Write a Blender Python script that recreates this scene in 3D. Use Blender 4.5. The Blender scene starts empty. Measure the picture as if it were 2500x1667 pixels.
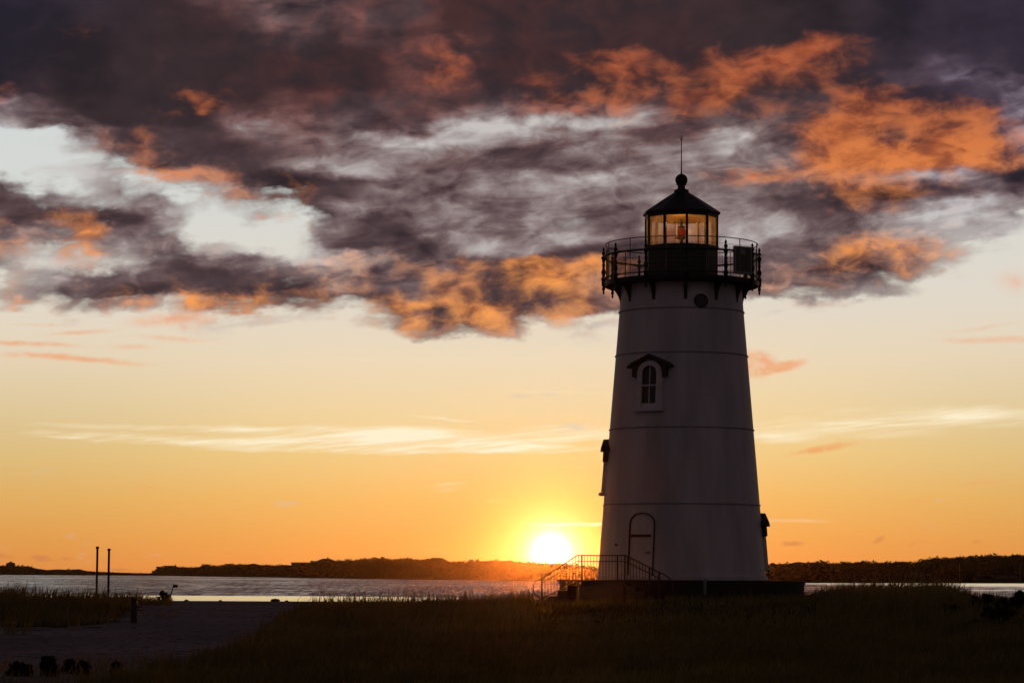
import bpy, bmesh, math, random
import numpy as np
from mathutils import Vector, Matrix, Euler, noise as mnoise

sc = bpy.context.scene
COL = sc.collection
PI = math.pi
rad = math.radians
random.seed(7)
rng = np.random.default_rng(7)

# ------------------------------------------------------------------ camera
F = 6450.0                      # focal length in pixels of a 2500 px wide frame
EYE = 2.6                       # metres above the water
PITCH, ROLL = rad(5.015), rad(-0.30)
cam_d = bpy.data.cameras.new("camera")
cam = bpy.data.objects.new("camera", cam_d)
COL.objects.link(cam)
cam_d.sensor_width = 36.0
cam_d.lens = 36.0 * F / 2500.0
cam_d.clip_start, cam_d.clip_end = 0.5, 60000.0
cam.location = (0, 0, EYE)
R3 = Euler((PI / 2 + PITCH, 0, 0)).to_matrix() @ Matrix.Rotation(-ROLL, 3, 'Z')
cam.rotation_euler = R3.to_euler()
sc.camera = cam
sc.view_settings.view_transform = 'Standard'
sc.view_settings.look = 'None'
sc.view_settings.exposure = 0.0
sc.view_settings.gamma = 1.0
sc.cycles.use_denoising = True
sc.cycles.max_bounces = 8
sc.cycles.transparent_max_bounces = 16
sc.cycles.sample_clamp_indirect = 3.0


def ray(px, py):
    return R3 @ Vector(((px - 1250) / F, -(py - 833.5) / F, -1.0))


def P(px, py, D):
    """World point seen at photo pixel (px, py) at distance D along +Y."""
    d = ray(px, py)
    return Vector((d.x / d.y * D, D, EYE + d.z / d.y * D))


RT = np.array(R3.transposed())


def project(X, Y, Z):
    v = np.stack([X, Y, Z - EYE], 0)
    c = np.tensordot(RT, v, 1)
    return 1250 + F * c[0] / -c[2], 833.5 - F * c[1] / -c[2]


# ------------------------------------------------------------------ node helper
class NT:
    def __init__(self, tree):
        self.t = tree
        tree.nodes.clear()

    def n(self, typ, **kw):
        x = self.t.nodes.new(typ)
        for k, v in kw.items():
            setattr(x, k, v)
        return x

    def put(self, sock, v):
        if v is None:
            return
        if isinstance(v, bpy.types.NodeSocket):
            self.t.links.new(v, sock)
        elif isinstance(v, (tuple, list)) and sock.type == 'RGBA' and len(v) == 3:
            sock.default_value = (*v, 1.0)
        else:
            sock.default_value = v

    def m(self, op, a, b=None, c=None, clamp=False):
        x = self.n('ShaderNodeMath', operation=op, use_clamp=clamp)
        for i, v in enumerate((a, b, c)):
            self.put(x.inputs[i], v)
        return x.outputs[0]

    def v(self, op, a, b=None, c=None):
        x = self.n('ShaderNodeVectorMath', operation=op)
        for i, w in enumerate((a, b, c)):
            self.put(x.inputs[i], w)
        return x.outputs['Value'] if op in ('LENGTH', 'DOT_PRODUCT', 'DISTANCE') else x.outputs[0]

    def xyz(self, x, y, z=0.0):
        c = self.n('ShaderNodeCombineXYZ')
        for i, w in enumerate((x, y, z)):
            self.put(c.inputs[i], w)
        return c.outputs[0]

    def sep(self, v):
        s = self.n('ShaderNodeSeparateXYZ')
        self.put(s.inputs[0], v)
        return s.outputs

    def noise(self, vec, scale=1.0, detail=5.0, rough=0.55, dist=0.0, color=False, dim='3D'):
        x = self.n('ShaderNodeTexNoise', noise_dimensions=dim)
        self.put(x.inputs['Vector'], vec)
        x.inputs['Scale'].default_value = scale
        x.inputs['Detail'].default_value = detail
        x.inputs['Roughness'].default_value = rough
        x.inputs['Distortion'].default_value = dist
        return x.outputs['Color' if color else 'Fac']

    def ss(self, v, a, b, lo=0.0, hi=1.0, interp='SMOOTHSTEP'):
        x = self.n('ShaderNodeMapRange', interpolation_type=interp)
        for i, w in enumerate((v, a, b, lo, hi)):
            self.put(x.inputs[i], w)
        return x.outputs[0]

    def mix(self, f, a, b, blend='MIX'):
        x = self.n('ShaderNodeMix', data_type='RGBA', blend_type=blend)
        self.put(x.inputs[0], f)
        self.put(x.inputs[6], a)
        self.put(x.inputs[7], b)
        return x.outputs[2]

    def ramp(self, f, stops, interp='LINEAR'):
        x = self.n('ShaderNodeValToRGB')
        self.put(x.inputs[0], f)
        r = x.color_ramp
        r.interpolation = interp
        e = r.elements
        e[0].position, e[0].color = stops[0][0], (*stops[0][1], 1)
        e[1].position, e[1].color = stops[-1][0], (*stops[-1][1], 1)
        for p, c in stops[1:-1]:
            el = e.new(p)
            el.color = (*c, 1)
        return x.outputs[0]


def lin(r, g, b):
    f = lambda c: c / 12.92 if c <= 0.04045 else ((c + 0.055) / 1.055) ** 2.4
    return (f(r / 255), f(g / 255), f(b / 255))


# ------------------------------------------------------------------ sky
SUN_AZ, SUN_EL = math.atan2(1345 - 1250, F), rad(0.65)
SUN_DIR = ray(1345, 1350).normalized()      # where the disc stands in the sky

# Cloud layout over the sunset sector: one digit per 100 px of azimuth, one row per 50 px of
# elevation.  C = how thick the cloud is, O = how much of it the sun lights from below,
# S = how pale the unlit cloud is.
GRID = [
 # y, C, O, S
 (0,   "99999999999999999999999999", "00000111000000000000000000", "11111233322111111110010111"),
 (50,  "99999999999999999999999999", "00000111111000100000000000", "00111123322111111111010111"),
 (100, "99999999999999999999999999", "01200001111300000001620000", "00011112222211111111110111"),
 (150, "99999999999999999999999999", "00000001112501465256630000", "00011111112211111111111111"),
 (200, "99999999999999999999999999", "10000000111211446166530000", "01011111112211111111112321"),
 (250, "99999999999999999999999999", "41003411111112745735164000", "21011112222222222212211124"),
 (300, "78999999999999999999999999", "10001000010000121213877773", "43111134333786766343211112"),
 (350, "11899999999999999999999998", "00131001000000000014899984", "98522223457876553383322235"),
 (400, "00049999999999999999999999", "00012101000000000003899985", "98833222565333556555433345"),
 (450, "51015799999999999999999999", "00014502110000000025664310", "38877632234555566655442552"),
 (500, "97414242999999999999999877", "00000023000000000000033111", "24676772236635656663333355"),
 (550, "99886221799999797999999573", "02500005100000000000000111", "32226885426437947656334657"),
 (600, "75665222999999999999996420", "51612221000000000000165620", "67565888443467444664545688"),
 (650, "64446662588999999999997410", "01111003443337780123333320", "58765458864443643344444588"),
 (700, "47999998999999999988776200", "31111112234455633332223200", "56322332433322255455555588"),
 (750, "45655777449999986411110000", "43245763267665443322200000", "65445553433233445555588888"),
 (800, "01111211137874310000000000", "34454533336666530000000000", "88888888854334688888888888"),
 (850, "00000000000000000000000000", "00000000000000000000000000", "88888888888888888888888888"),
]
# thin clouds in the clear lower sky: x, y, half width, half height, slope, amount, kind
# kind 0 cream streak, 1 orange-pink wisp, 2 small violet cloud
WISPS = [
 (520, 1048, 480, 11, .02, .7, 0), (960, 1072, 460, 34, .015, 2.4, 0), (1150, 1092, 330, 16, .01, 2.0, 0),
 (420, 1075, 380, 16, .04, 1.1, 0), (760, 1100, 300, 10, .02, 1.0, 0), (230, 1072, 160, 4, .01, .6, 0),
 (1385, 1055, 160, 24, .0, 1.6, 0), (1370, 956, 160, 5, .02, .5, 0), (1080, 1022, 110, 5, .06, .5, 0),
 (1400, 1276, 130, 6, 0, 1.5, 0), (2340, 1022, 380, 30, .02, 1.1, 0), (2050, 1045, 280, 28, .05, .9, 0),
 (1880, 1066, 160, 20, .05, .9, 0), (1090, 1185, 55, 14, -.05, .5, 0), (1210, 1218, 40, 7, 0, .5, 0),
 (1900, 1268, 160, 6, .03, .3, 0), (2100, 1035, 200, 6, .02, .8, 0),
 (70, 848, 190, 9, .03, .9, 1), (180, 882, 260, 12, .07, .95, 1), (200, 822, 120, 9, -.08, .7, 1), (430, 832, 150, 12, .03, .55, 1),
 (320, 855, 90, 11, .02, .5, 1), (110, 802, 100, 7, .0, .5, 1), (420, 786, 150, 26, -.1, .8, 1),
 (1848, 892, 62, 46, 0, 1.6, 1), (1915, 896, 70, 20, -.2, 1.2, 1), (2020, 1094, 85, 15, -.18, .95, 1), (1960, 1105, 80, 12, -.2, .5, 1),
 (2470, 702, 70, 46, 0, .5, 1), (2430, 842, 190, 14, .0, .75, 1), (2380, 812, 130, 10, -.12, .4, 1), (2000, 745, 150, 14, 0, .35, 1),
 (365, 1195, 50, 12, -.1, .5, 1), (2390, 1180, 70, 10, -.1, .55, 1), (2240, 1222, 60, 10, -.1, .6, 1), (2160, 1212, 40, 6, 0, .4, 1), (2495, 1204, 30, 8, 0, .5, 1),
 (128, 1362, 42, 12, .1, 1.2, 2), (178, 1361, 26, 8, 0, .9, 2), (20, 1360, 70, 9, 0, .8, 2), (1930, 1323, 45, 11, -.1, 1.0, 2), (2133, 1318, 30, 14, -.4, .9, 2), (2218, 1328, 20, 8, -.4, .5, 2), (2375, 1326, 24, 8, -.3, .6, 2),
 (300, 1391, 90, 6, 0, .7, 2),
]

# single billows, gaps and streaks on top of the layout: x, y, half width, half height, slope, amount
PUFFS = {
 'o': [(1095, 175, 64, 46, -.25, .4), (480, 265, 70, 34, .35, .5), (45, 252, 70, 28, 0, .45), (240, 365, 30, 55, 0, .4), (335, 395, 45, 70, .6, .3),
       (400, 442, 130, 42, .1, .55), (580, 470, 55, 65, .5, .4), (205, 570, 62, 24, -.2, .4), (670, 560, 34, 24, .3, .45), (210, 620, 80, 55, -.5, .35),
       (50, 630, 120, 60, 0, .3), (1340, 255, 75, 75, .3, .3), (1500, 165, 85, 55, -.3, .3), (1510, 262, 110, 50, 0, .35), (1690, 185, 140, 55, -.25, .35),
       (1680, 255, 55, 45, 0, .3), (1900, 170, 180, 42, -.3, .45), (2000, 118, 100, 34, -.25, .4), (1780, 245, 75, 50, 0, .45), (2060, 305, 130, 65, -.2, .4),
       (2200, 285, 110, 36, 0, .35), (2100, 400, 220, 75, 0, .3), (2330, 385, 200, 75, 0, .3), (1830, 440, 150, 26, -.1, .5), (2090, 485, 75, 50, 0, .3),
       (1700, 335, 60, 18, 0, .4), (2060, 620, 110, 48, .1, .45), (2190, 622, 75, 40, -.3, .4), (2260, 672, 90, 24, 0, .3), (1330, 672, 85, 26, 0, .5),
       (1120, 690, 85, 46, 0, .35), (1190, 742, 150, 46, -.1, .3), (1010, 738, 100, 46, 0, .25), (580, 745, 190, 30, -.1, .28), (1450, 742, 85, 46, -.2, .25), (90, 742, 170, 14, .02, .4), (330, 728, 120, 16, .05, .3), (760, 722, 120, 20, .1, .25),
       (1400, 212, 50, 42, .3, -.4), (1612, 215, 42, 75, 0, -.5), (1870, 222, 65, 36, -.2, -.35), (1900, 360, 58, 50, -.3, -.6), (2175, 330, 80, 34, .1, -.5),
       (2020, 285, 50, 30, 0, -.3), (1100, 762, 50, 34, 0, -.55), (1020, 715, 45, 36, 0, -.4), (1215, 708, 60, 26, 0, -.45), (1300, 732, 60, 26, 0, -.4), (930, 762, 60, 22, .3, -.3)],
 's': [(1150, 308, 130, 34, -.1, .24), (1330, 305, 110, 22, .05, .24), (900, 350, 170, 28, -.1, .24), (1070, 350, 140, 22, -.15, .26), (740, 400, 170, 19, .03, .42),
       (620, 320, 90, 32, 0, .25), (1700, 355, 110, 20, -.1, .36), (1500, 300, 100, 36, 0, .12), (860, 510, 150, 24, -.15, .42), (1480, 385, 130, 14, 0, .22),
       (1430, 450, 230, 28, -.12, .25), (1150, 555, 90, 34, -.1, .4), (1400, 570, 80, 26, -.12, .35), (1290, 500, 130, 20, -.1, .2), (2200, 450, 180, 16, .0, .42), (2330, 440, 150, 16, 0, .32),
       (2250, 560, 200, 55, -.1, .35), (2370, 520, 150, 32, 0, .35), (1830, 560, 130, 28, .05, .3), (650, 68, 55, 30, -.3, .13), (2480, 320, 70, 45, 0, .35), (2480, 252, 70, 34, 0, .28), (2330, 190, 120, 45, .4, .12), (40, 278, 60, 16, 0, .28),
       (780, 592, 90, 18, -.05, .3), (850, 665, 60, 22, 0, .3), (930, 640, 90, 22, -.3, .3), (1190, 620, 80, 26, 0, .25), (1060, 660, 70, 16, -.2, .2),
       (640, 500, 130, 90, .5, -.15), (1390, 545, 170, 20, -.25, -.32), (1500, 602, 200, 28, -.25, -.28), (1250, 640, 120, 28, -.1, -.22), (1290, 382, 220, 28, .05, -.2), (1560, 330, 120, 18, .1, -.2),
       (2150, 482, 250, 30, -.1, -.28), (2450, 440, 100, 46, -.15, -.4), (1000, 525, 70, 80, -.8, -.28), (1060, 615, 180, 18, .35, -.25), (860, 620, 150, 45, .1, -.2), (1700, 520, 160, 24, 0, -.15),
       (300, 700, 200, 22, .05, -.15), (560, 685, 200, 22, .1, -.2), (2020, 690, 180, 16, .0, -.15), (700, 440, 140, 26, 0, -.15)],
 'c': [(310, 500, 130, 75, .3, .45), (250, 455, 110, 40, .3, .38), (390, 540, 110, 30, .2, .15), (200, 400, 70, 40, .3, .12), (440, 620, 120, 20, 0, .25), (620, 540, 50, 30, .4, .2), (550, 562, 200, 14, -.08, .3), (500, 610, 240, 14, -.05, .22), (560, 645, 240, 20, .0, .25),
       (2300, 560, 240, 60, -.1, .2), (2430, 562, 50, 26, -.3, .4), (130, 430, 80, 30, .2, .12), (180, 400, 60, 40, 0, .1), (100, 660, 110, 24, 0, -.2), (350, 730, 150, 14, 0, -.12), (1240, 800, 300, 12, 0, -.3)],
}



def layout(x, y):
    """Cloud layout (thickness, sunlit share, paleness) at one point of the sunset sector."""
    def cub(t):
        return t * t * (3 - 2 * t)
    j = min(int(y // 50), len(GRID) - 2)
    ty = cub(min((y - 50 * j) / 50.0, 1.0))
    i = min(int(x // 100), 24)
    tx = cub(min((x - 100 * i) / 100.0, 1.0))
    res = []
    for ch, key in ((1, 'c'), (2, 'o'), (3, 's')):
        a, b = GRID[j][ch], GRID[j + 1][ch]
        v = (int(a[i]) * (1 - tx) + int(a[i + 1]) * tx) * (1 - ty) + (int(b[i]) * (1 - tx) + int(b[i + 1]) * tx) * ty
        v *= .78 / 9.0 if key == 'o' else 1 / 9.0
        for (bx, by, bw, bh, sl, am) in PUFFS[key]:
            dx, dy = x - bx, y - by
            r2 = (dx / bw) ** 2 + ((dy - sl * dx) / bh) ** 2
            v += (.8 if key == 'o' and am > 0 else 1.1) * am * math.exp(-1.8 * r2)
        res.append(max(0.0, min(1.0, v)))
    return tuple(res)


def build_world():
    w = bpy.data.worlds.new("World")
    sc.world = w
    w.use_nodes = True
    g = NT(w.node_tree)
    D = g.n('ShaderNodeTexCoord').outputs['Generated']
    x, y, z = g.sep(D)
    az = g.m('ARCTAN2', x, y)
    el = g.m('ARCSINE', z)
    X = g.m('MULTIPLY_ADD', az, F, 1250.0)
    Y = g.m('MULTIPLY_ADD', g.m('TANGENT', g.m('SUBTRACT', el, PITCH)), -F, 833.5)
    Y = g.m('MULTIPLY_ADD', g.m('SUBTRACT', X, 1250.0), 0.0052, Y)
    vec = g.xyz(g.m('MULTIPLY', X, .001), g.m('MULTIPLY', Y, .001), 0.0)
    # turbulence that bends the layout
    w1 = g.sep(g.noise(g.v('MULTIPLY', vec, (3.2, 5.5, 1)), 1, 3, .55, color=True))
    w2 = g.sep(g.noise(g.v('MULTIPLY', vec, (11, 17, 1)), 1, 4, .6, color=True))
    h = lambda s: g.m('SUBTRACT', s, .5)
    Xw = g.m('MULTIPLY_ADD', h(w1[0]), 120, g.m('MULTIPLY_ADD', h(w2[0]), 80, X))
    Yw = g.m('MULTIPLY_ADD', h(w1[1]), 60, g.m('MULTIPLY_ADD', h(w2[1]), 58, Y))
    # beyond the mapped sector the cloud deck carries on, folded back on itself
    Xw = g.m('PINGPONG', Xw, 2500.0)
    Yw = g.m('MAXIMUM', Yw, g.m('MINIMUM', g.m('MULTIPLY', Yw, -.3), 230.0))
    uL = g.m('MULTIPLY', Xw, 1 / 1250.0, clamp=True)
    uR = g.m('MULTIPLY_ADD', Xw, 1 / 1250.0, -1.0, clamp=True)
    half = g.m('GREATER_THAN', Xw, 1250.0)
    col = None
    for gy in range(0, 851, 34):
        sides = []
        for x0, uu in ((0, uL), (1250, uR)):
            st = [(k / 31.0, layout(x0 + 1250 * k / 31.0, gy)) for k in range(32)]
            sides.append(g.ramp(uu, st, 'LINEAR'))
        r = g.mix(half, sides[0], sides[1])
        col = r if col is None else g.mix(g.ss(Yw, gy - 34.0, float(gy)), col, r)
    s = g.n('ShaderNodeSeparateColor')
    g.put(s.inputs[0], col)
    c, o, sh = s.outputs[0], s.outputs[1], s.outputs[2]
    # slanting streaks and billows
    vx, vy, _ = g.sep(vec)
    sv = g.xyz(g.m('MULTIPLY_ADD', w1[2], .25, vx), g.m('MULTIPLY_ADD', vx, .10, vy), 0.0)
    nA = h(g.noise(g.v('MULTIPLY_ADD', sv, (5.0, 17, 1), (0, 0, 3.3)), 1, 4, .5, .5))
    nB = h(g.noise(g.v('MULTIPLY_ADD', vec, (12, 18, 1), (0, 0, 8.1)), 1, 6, .54, .4))
    nC = h(g.noise(g.v('MULTIPLY_ADD', sv, (14, 32, 1), (0, 0, 5.7)), 1, 4, .5, .6))
    alpha = g.ss(g.m('ADD', c, g.m('MULTIPLY', g.ss(c, 1.0, .7, .35, 1.0), g.m('MULTIPLY_ADD', nA, 1.15, g.m('MULTIPLY_ADD', nB, .8, g.m('MULTIPLY', nC, .5))))), .2, .78)
    s2 = g.m('ADD', g.m('MULTIPLY_ADD', sh, .92, .0), g.m('MULTIPLY_ADD', nA, .9, g.m('MULTIPLY_ADD', nB, .45, g.m('MULTIPLY', nC, .6))))
    # the streak contrast only shows where the cloud deck is thin and pale
    s2 = g.mix(g.ss(sh, .1, .5), sh, s2)
    s2s = g.n('ShaderNodeSeparateColor')
    g.put(s2s.inputs[0], s2)
    s2 = s2s.outputs[0]
    s2 = g.m('MULTIPLY_ADD', nB, .22, s2)
    unlit = g.ramp(s2, [(0, lin(42, 35, 39)), (.14, lin(58, 46, 50)), (.3, lin(86, 68, 71)), (.5, lin(118, 100, 101)),
                        (.68, lin(150, 136, 134)), (.85, lin(176, 168, 166)), (1, lin(198, 192, 189))])
    # bluer towards the right edge and the top left corner, browner in the middle
    blue = g.m('MAXIMUM', g.ss(X, 1900., 2400.), g.ss(g.m('ADD', X, Y), 420., 60.))
    unlit = g.mix(g.m('MULTIPLY', blue, g.ss(Y, 620., 150.)), unlit, g.mix(1.0, unlit, (.86, .98, 1.32), 'MULTIPLY'))
    of = g.ss(g.m('ADD', o, g.m('MULTIPLY_ADD', nB, 1.35, g.m('MULTIPLY', nC, .4))), .10, 1.12)
    of = g.m('MULTIPLY', of, g.ss(o, .0, .25))
    # a rusty cast where the deck is thin enough for some sun to come through
    rust = g.m('MULTIPLY', g.ss(X, 250., 800.), g.m('MULTIPLY', g.ss(X, 2000., 1300.), g.ss(Y, 480., 200.)))
    rust = g.m('MULTIPLY', rust, g.ss(g.m('ADD', w1[0], g.m('MULTIPLY', nB, .5)), .36, .62))
    rust = g.m('MULTIPLY', rust, g.ss(s2, .62, .42))
    unlit = g.mix(rust, unlit, g.mix(1.0, unlit, (1.55, 1.05, .92), 'MULTIPLY'))
    lit = g.ramp(g.ss(Y, 100., 800.), [(0, lin(172, 88, 58)), (.45, lin(214, 122, 68)), (1, lin(242, 152, 80))])
    lit = g.mix(g.ss(g.m('MULTIPLY_ADD', nC, .5, nB), -.20, .14), g.mix(1.0, lit, (.66, .58, .62), 'MULTIPLY'), g.mix(1.0, lit, (1.1, 1.16, 1.15), 'MULTIPLY'))
    cloud = g.mix(of, unlit, lit)
    # clear sky
    base = g.ramp(g.ss(Y, 300., 1420., interp='LINEAR'),
                  [(0, lin(210, 215, 214)), (.2, lin(215, 215, 209)), (.4, lin(226, 216, 200)), (.52, lin(238, 217, 184)),
                   (.63, lin(243, 213, 160)), (.72, lin(245, 205, 134)), (.82, lin(248, 187, 102)), (.91, lin(248, 168, 82)), (.97, lin(246, 154, 74)), (1, lin(226, 132, 70))])
    dots = g.v('DOT_PRODUCT', D, tuple(SUN_DIR))
    ang = g.m('MULTIPLY', g.m('ARCCOSINE', g.m('MINIMUM', dots, 1.0)), F)
    # sides of the frame are a little dimmer than the sun's own azimuth
    side = g.ss(g.m('ABSOLUTE', g.m('SUBTRACT', X, 1345.)), 300., 1400.)
    side = g.m('MULTIPLY', side, g.ss(Y, 700., 1100.))
    base = g.mix(side, base, g.mix(1.0, base, (.80, .84, .90), 'MULTIPLY'))
    e = lambda k, sc_: g.m('MULTIPLY', g.m('EXPONENT', g.m('MULTIPLY', ang, -1.0 / k)), sc_)
    # wisps
    sx = g.m('MULTIPLY_ADD', h(w1[0]), 60, g.m('MULTIPLY_ADD', h(w2[0]), 40, X))
    sy = g.m('MULTIPLY_ADD', h(w1[1]), 22, g.m('MULTIPLY_ADD', h(w2[1]), 16, Y))
    wv = g.xyz(sx, sy, 0.0)
    acc = [None, None, None]
    for (bx, by, bw, bh, sl, am, kind) in WISPS:
        q = wv
        if sl:
            q = g.v('MULTIPLY_ADD', wv, (1 / bw, 1 / bh, 0), (-bx / bw, -by / bh, 0))
            # shear
            qs = g.sep(q)
            q = g.xyz(qs[0], g.m('MULTIPLY_ADD', qs[0], -sl * bw / bh, qs[1]))
        else:
            q = g.v('MULTIPLY_ADD', wv, (1 / bw, 1 / bh, 0), (-bx / bw, -by / bh, 0))
        gr = g.n('ShaderNodeTexGradient', gradient_type='SPHERICAL')
        g.put(gr.inputs[0], q)
        acc[kind] = g.m('MULTIPLY_ADD', gr.outputs[1], am, acc[kind] if acc[kind] is not None else 0.0)
    st = g.noise(g.v('MULTIPLY_ADD', sv, (3.2, 55, 1), (0, 0, 1.7)), 1, 6, .6, .2)
    st2 = g.noise(g.v('MULTIPLY_ADD', vec, (22, 34, 1), (0, 0, 4.1)), 1, 6, .6, .4)
    a0 = g.m('MULTIPLY', g.ss(acc[0], .0, 1.0, interp='LINEAR'), g.ss(st, .34, .66, .15, 1.25))
    a1 = g.m('MULTIPLY', g.ss(acc[1], .0, .9), g.ss(st2, .3, .62, .45, 1.0))
    a2 = g.m('MULTIPLY', g.ss(acc[2], .1, .8), g.ss(st2, .35, .6, .2, .8))
    base = g.mix(g.m('MULTIPLY', a0, .95, clamp=True), base, lin(255, 240, 206))
    base = g.mix(g.m('MULTIPLY', a1, .8, clamp=True), base, g.mix(g.ss(Y, 700., 1150.), lin(238, 160, 118), lin(240, 164, 100)))
    base = g.mix(g.m('MULTIPLY', a2, .7, clamp=True), base, lin(190, 112, 84))
    sky = g.mix(alpha, base, cloud)
    # sun: a small hot disc inside a wide aureole
    glow = g.xyz(g.m('ADD', e(40, .5), e(230, .04)), g.m('ADD', e(40, .55), e(230, .02)), g.m('ADD', e(38, .7), e(200, .03)))
    disc = e(17, 10.)
    glow = g.v('ADD', glow, g.xyz(disc, disc, g.m('MULTIPLY', disc, .9)))
    sky = g.mix(1.0, sky, glow, 'ADD')
    # the rest of the dome, away from the sunset: dusky blue-grey, over a low-sun atmosphere
    nis = g.n('ShaderNodeTexSky', sky_type='NISHITA')
    nis.sun_disc = False
    nis.sun_elevation = SUN_EL
    nis.sun_rotation = SUN_AZ
    dome = g.ramp(g.ss(el, 0., 1.2), [(0, (.060, .0375, .0480)), (.3, (.046, .0300, .0395)), (1, (.0105, .0088, .0105))])
    away = g.m('MAXIMUM', g.ss(g.m('ABSOLUTE', az), .30, 1.0), g.ss(el, .26, .6))
    sky = g.mix(away, sky, dome)
    bg1 = g.n('ShaderNodeBackground')
    g.put(bg1.inputs[0], sky)
    bg1.inputs[1].default_value = 1.0
    bg2 = g.n('ShaderNodeBackground')
    g.put(bg2.inputs[0], g.mix(away, (0, 0, 0), nis.outputs[0]))
    bg2.inputs[1].default_value = 0.02
    add = g.n('ShaderNodeAddShader')
    g.put(add.inputs[0], bg1.outputs[0])
    g.put(add.inputs[1], bg2.outputs[0])
    out = g.n('ShaderNodeOutputWorld')
    g.put(out.inputs[0], add.outputs[0])


build_world()

# ------------------------------------------------------------------ sun lamp
sun_d = bpy.data.lights.new("sun", 'SUN')
sun_d.energy = 0.6
sun_d.angle = rad(0.5)
sun_d.color = (1.0, .21, .022)
sun = bpy.data.objects.new("sun", sun_d)
COL.objects.link(sun)
sun.rotation_euler = ray(1345, 1305).normalized().to_track_quat('Z', 'Y').to_euler()

# ------------------------------------------------------------------ object helpers
def tag(o, label=None, cat=None, group=None, kind=None):
    for k, v in (('label', label), ('category', cat), ('group', group), ('kind', kind)):
        if v:
            o[k] = v
    return o


def empty(name, loc, rz=0.0):
    o = bpy.data.objects.new(name, None)
    COL.objects.link(o)
    o.location = loc
    o.rotation_euler = (0, 0, rz)
    o.empty_display_size = 0.3
    return o


def link(name, me, mat, parent=None):
    o = bpy.data.objects.new(name, me)
    COL.objects.link(o)
    if mat is not None:
        me.materials.append(mat)
    o.parent = parent
    return o


class MB:
    """Collects vertices and faces for ONE mesh."""

    def __init__(self):
        self.v, self.f = [], []

    def add(self, verts, faces):
        k = len(self.v)
        self.v += [tuple(p) for p in verts]
        self.f += [tuple(i + k for i in f) for f in faces]
        return self

    def box(self, c, s, rz=0.0, tilt=None):
        M = Matrix.Rotation(rz, 3, 'Z') if tilt is None else tilt
        vs = [Vector(c) + M @ Vector((s[0] * a / 2, s[1] * b / 2, s[2] * d / 2)) for a in (-1, 1) for b in (-1, 1) for d in (-1, 1)]
        return self.add(vs, [(0, 1, 3, 2), (4, 6, 7, 5), (0, 4, 5, 1), (2, 3, 7, 6), (0, 2, 6, 4), (1, 5, 7, 3)])

    def lathe(self, prof, seg=48, c=(0, 0), a0=0.0, close=False):
        n = len(prof)
        vs = []
        for i in range(seg):
            a = a0 + 2 * PI * i / seg
            for r, z in prof:
                vs.append((c[0] + r * math.sin(a), c[1] - r * math.cos(a), z))
        fs = []
        m = n if close else n - 1
        for i in range(seg):
            j = (i + 1) % seg
            for k in range(m):
                k2 = (k + 1) % n
                fs.append((i * n + k, j * n + k, j * n + k2, i * n + k2))
        return self.add(vs, fs)

    def tube(self, pts, r, seg=8, closed=False, caps=True):
        pts = [Vector(p) for p in pts]
        n = len(pts)
        rs = r if isinstance(r, (list, tuple)) else [r] * n
        vs = []
        up = None
        for i, p in enumerate(pts):
            a = pts[i - 1] if (i > 0 or closed) else pts[i]
            b = pts[(i + 1) % n] if (i < n - 1 or closed) else pts[i]
            t = (b - a).normalized()
            ref = Vector((0, 0, 1)) if abs(t.z) < .92 else Vector((1, 0, 0))
            if up is not None:
                ref = up
            s = t.cross(ref).normalized()
            u = s.cross(t).normalized()
            up = u
            for k in range(seg):
                an = 2 * PI * k / seg
                vs.append(p + rs[i] * (math.cos(an) * s + math.sin(an) * u))
        fs = []
        for i in range(n if closed else n - 1):
            j = (i + 1) % n
            for k in range(seg):
                k2 = (k + 1) % seg
                fs.append((i * seg + k, i * seg + k2, j * seg + k2, j * seg + k))
        if caps and not closed:
            fs.append(tuple(range(seg - 1, -1, -1)))
            fs.append(tuple((n - 1) * seg + k for k in range(seg)))
        return self.add(vs, fs)

    def prism(self, poly, fmap0, fmap1):
        """Extrude a 2D polygon between two placing functions."""
        n = len(poly)
        vs = [fmap0(*p) for p in poly] + [fmap1(*p) for p in poly]
        fs = [tuple(range(n)), tuple(range(2 * n - 1, n - 1, -1))]
        fs += [(i, i + n, (i + 1) % n + n, (i + 1) % n) for i in range(n)]
        return self.add(vs, fs)

    def strip(self, outer, inner, fmap0, fmap1):
        """Frame between two open outlines of equal length, with thickness."""
        n = len(outer)
        vs = [fmap0(*p) for p in outer] + [fmap0(*p) for p in inner] + [fmap1(*p) for p in outer] + [fmap1(*p) for p in inner]
        fs = []
        for i in range(n - 1):
            o0, o1, i0, i1 = i, i + 1, n + i, n + i + 1
            fs += [(o0, o1, i1, i0), (2 * n + o0, 2 * n + i0, 2 * n + i1, 2 * n + o1),
                   (o0, 2 * n + o0, 2 * n + o1, o1), (i0, i1, 2 * n + i1, 2 * n + i0)]
        fs += [(0, n, 3 * n, 2 * n), (n - 1, 3 * n - 1, 4 * n - 1, 2 * n - 1)]
        return self.add(vs, fs)

    def build(self, name, mat, parent=None, smooth=None):
        me = bpy.data.meshes.new(name)
        me.from_pydata(self.v, [], self.f)
        bm = bmesh.new()
        bm.from_mesh(me)
        bmesh.ops.recalc_face_normals(bm, faces=bm.faces)
        bm.to_mesh(me)
        bm.free()
        if smooth is not None:
            me.polygons.foreach_set('use_smooth', [True] * len(me.polygons))
            me.set_sharp_from_angle(angle=rad(smooth))
        return link(name, me, mat, parent)


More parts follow.
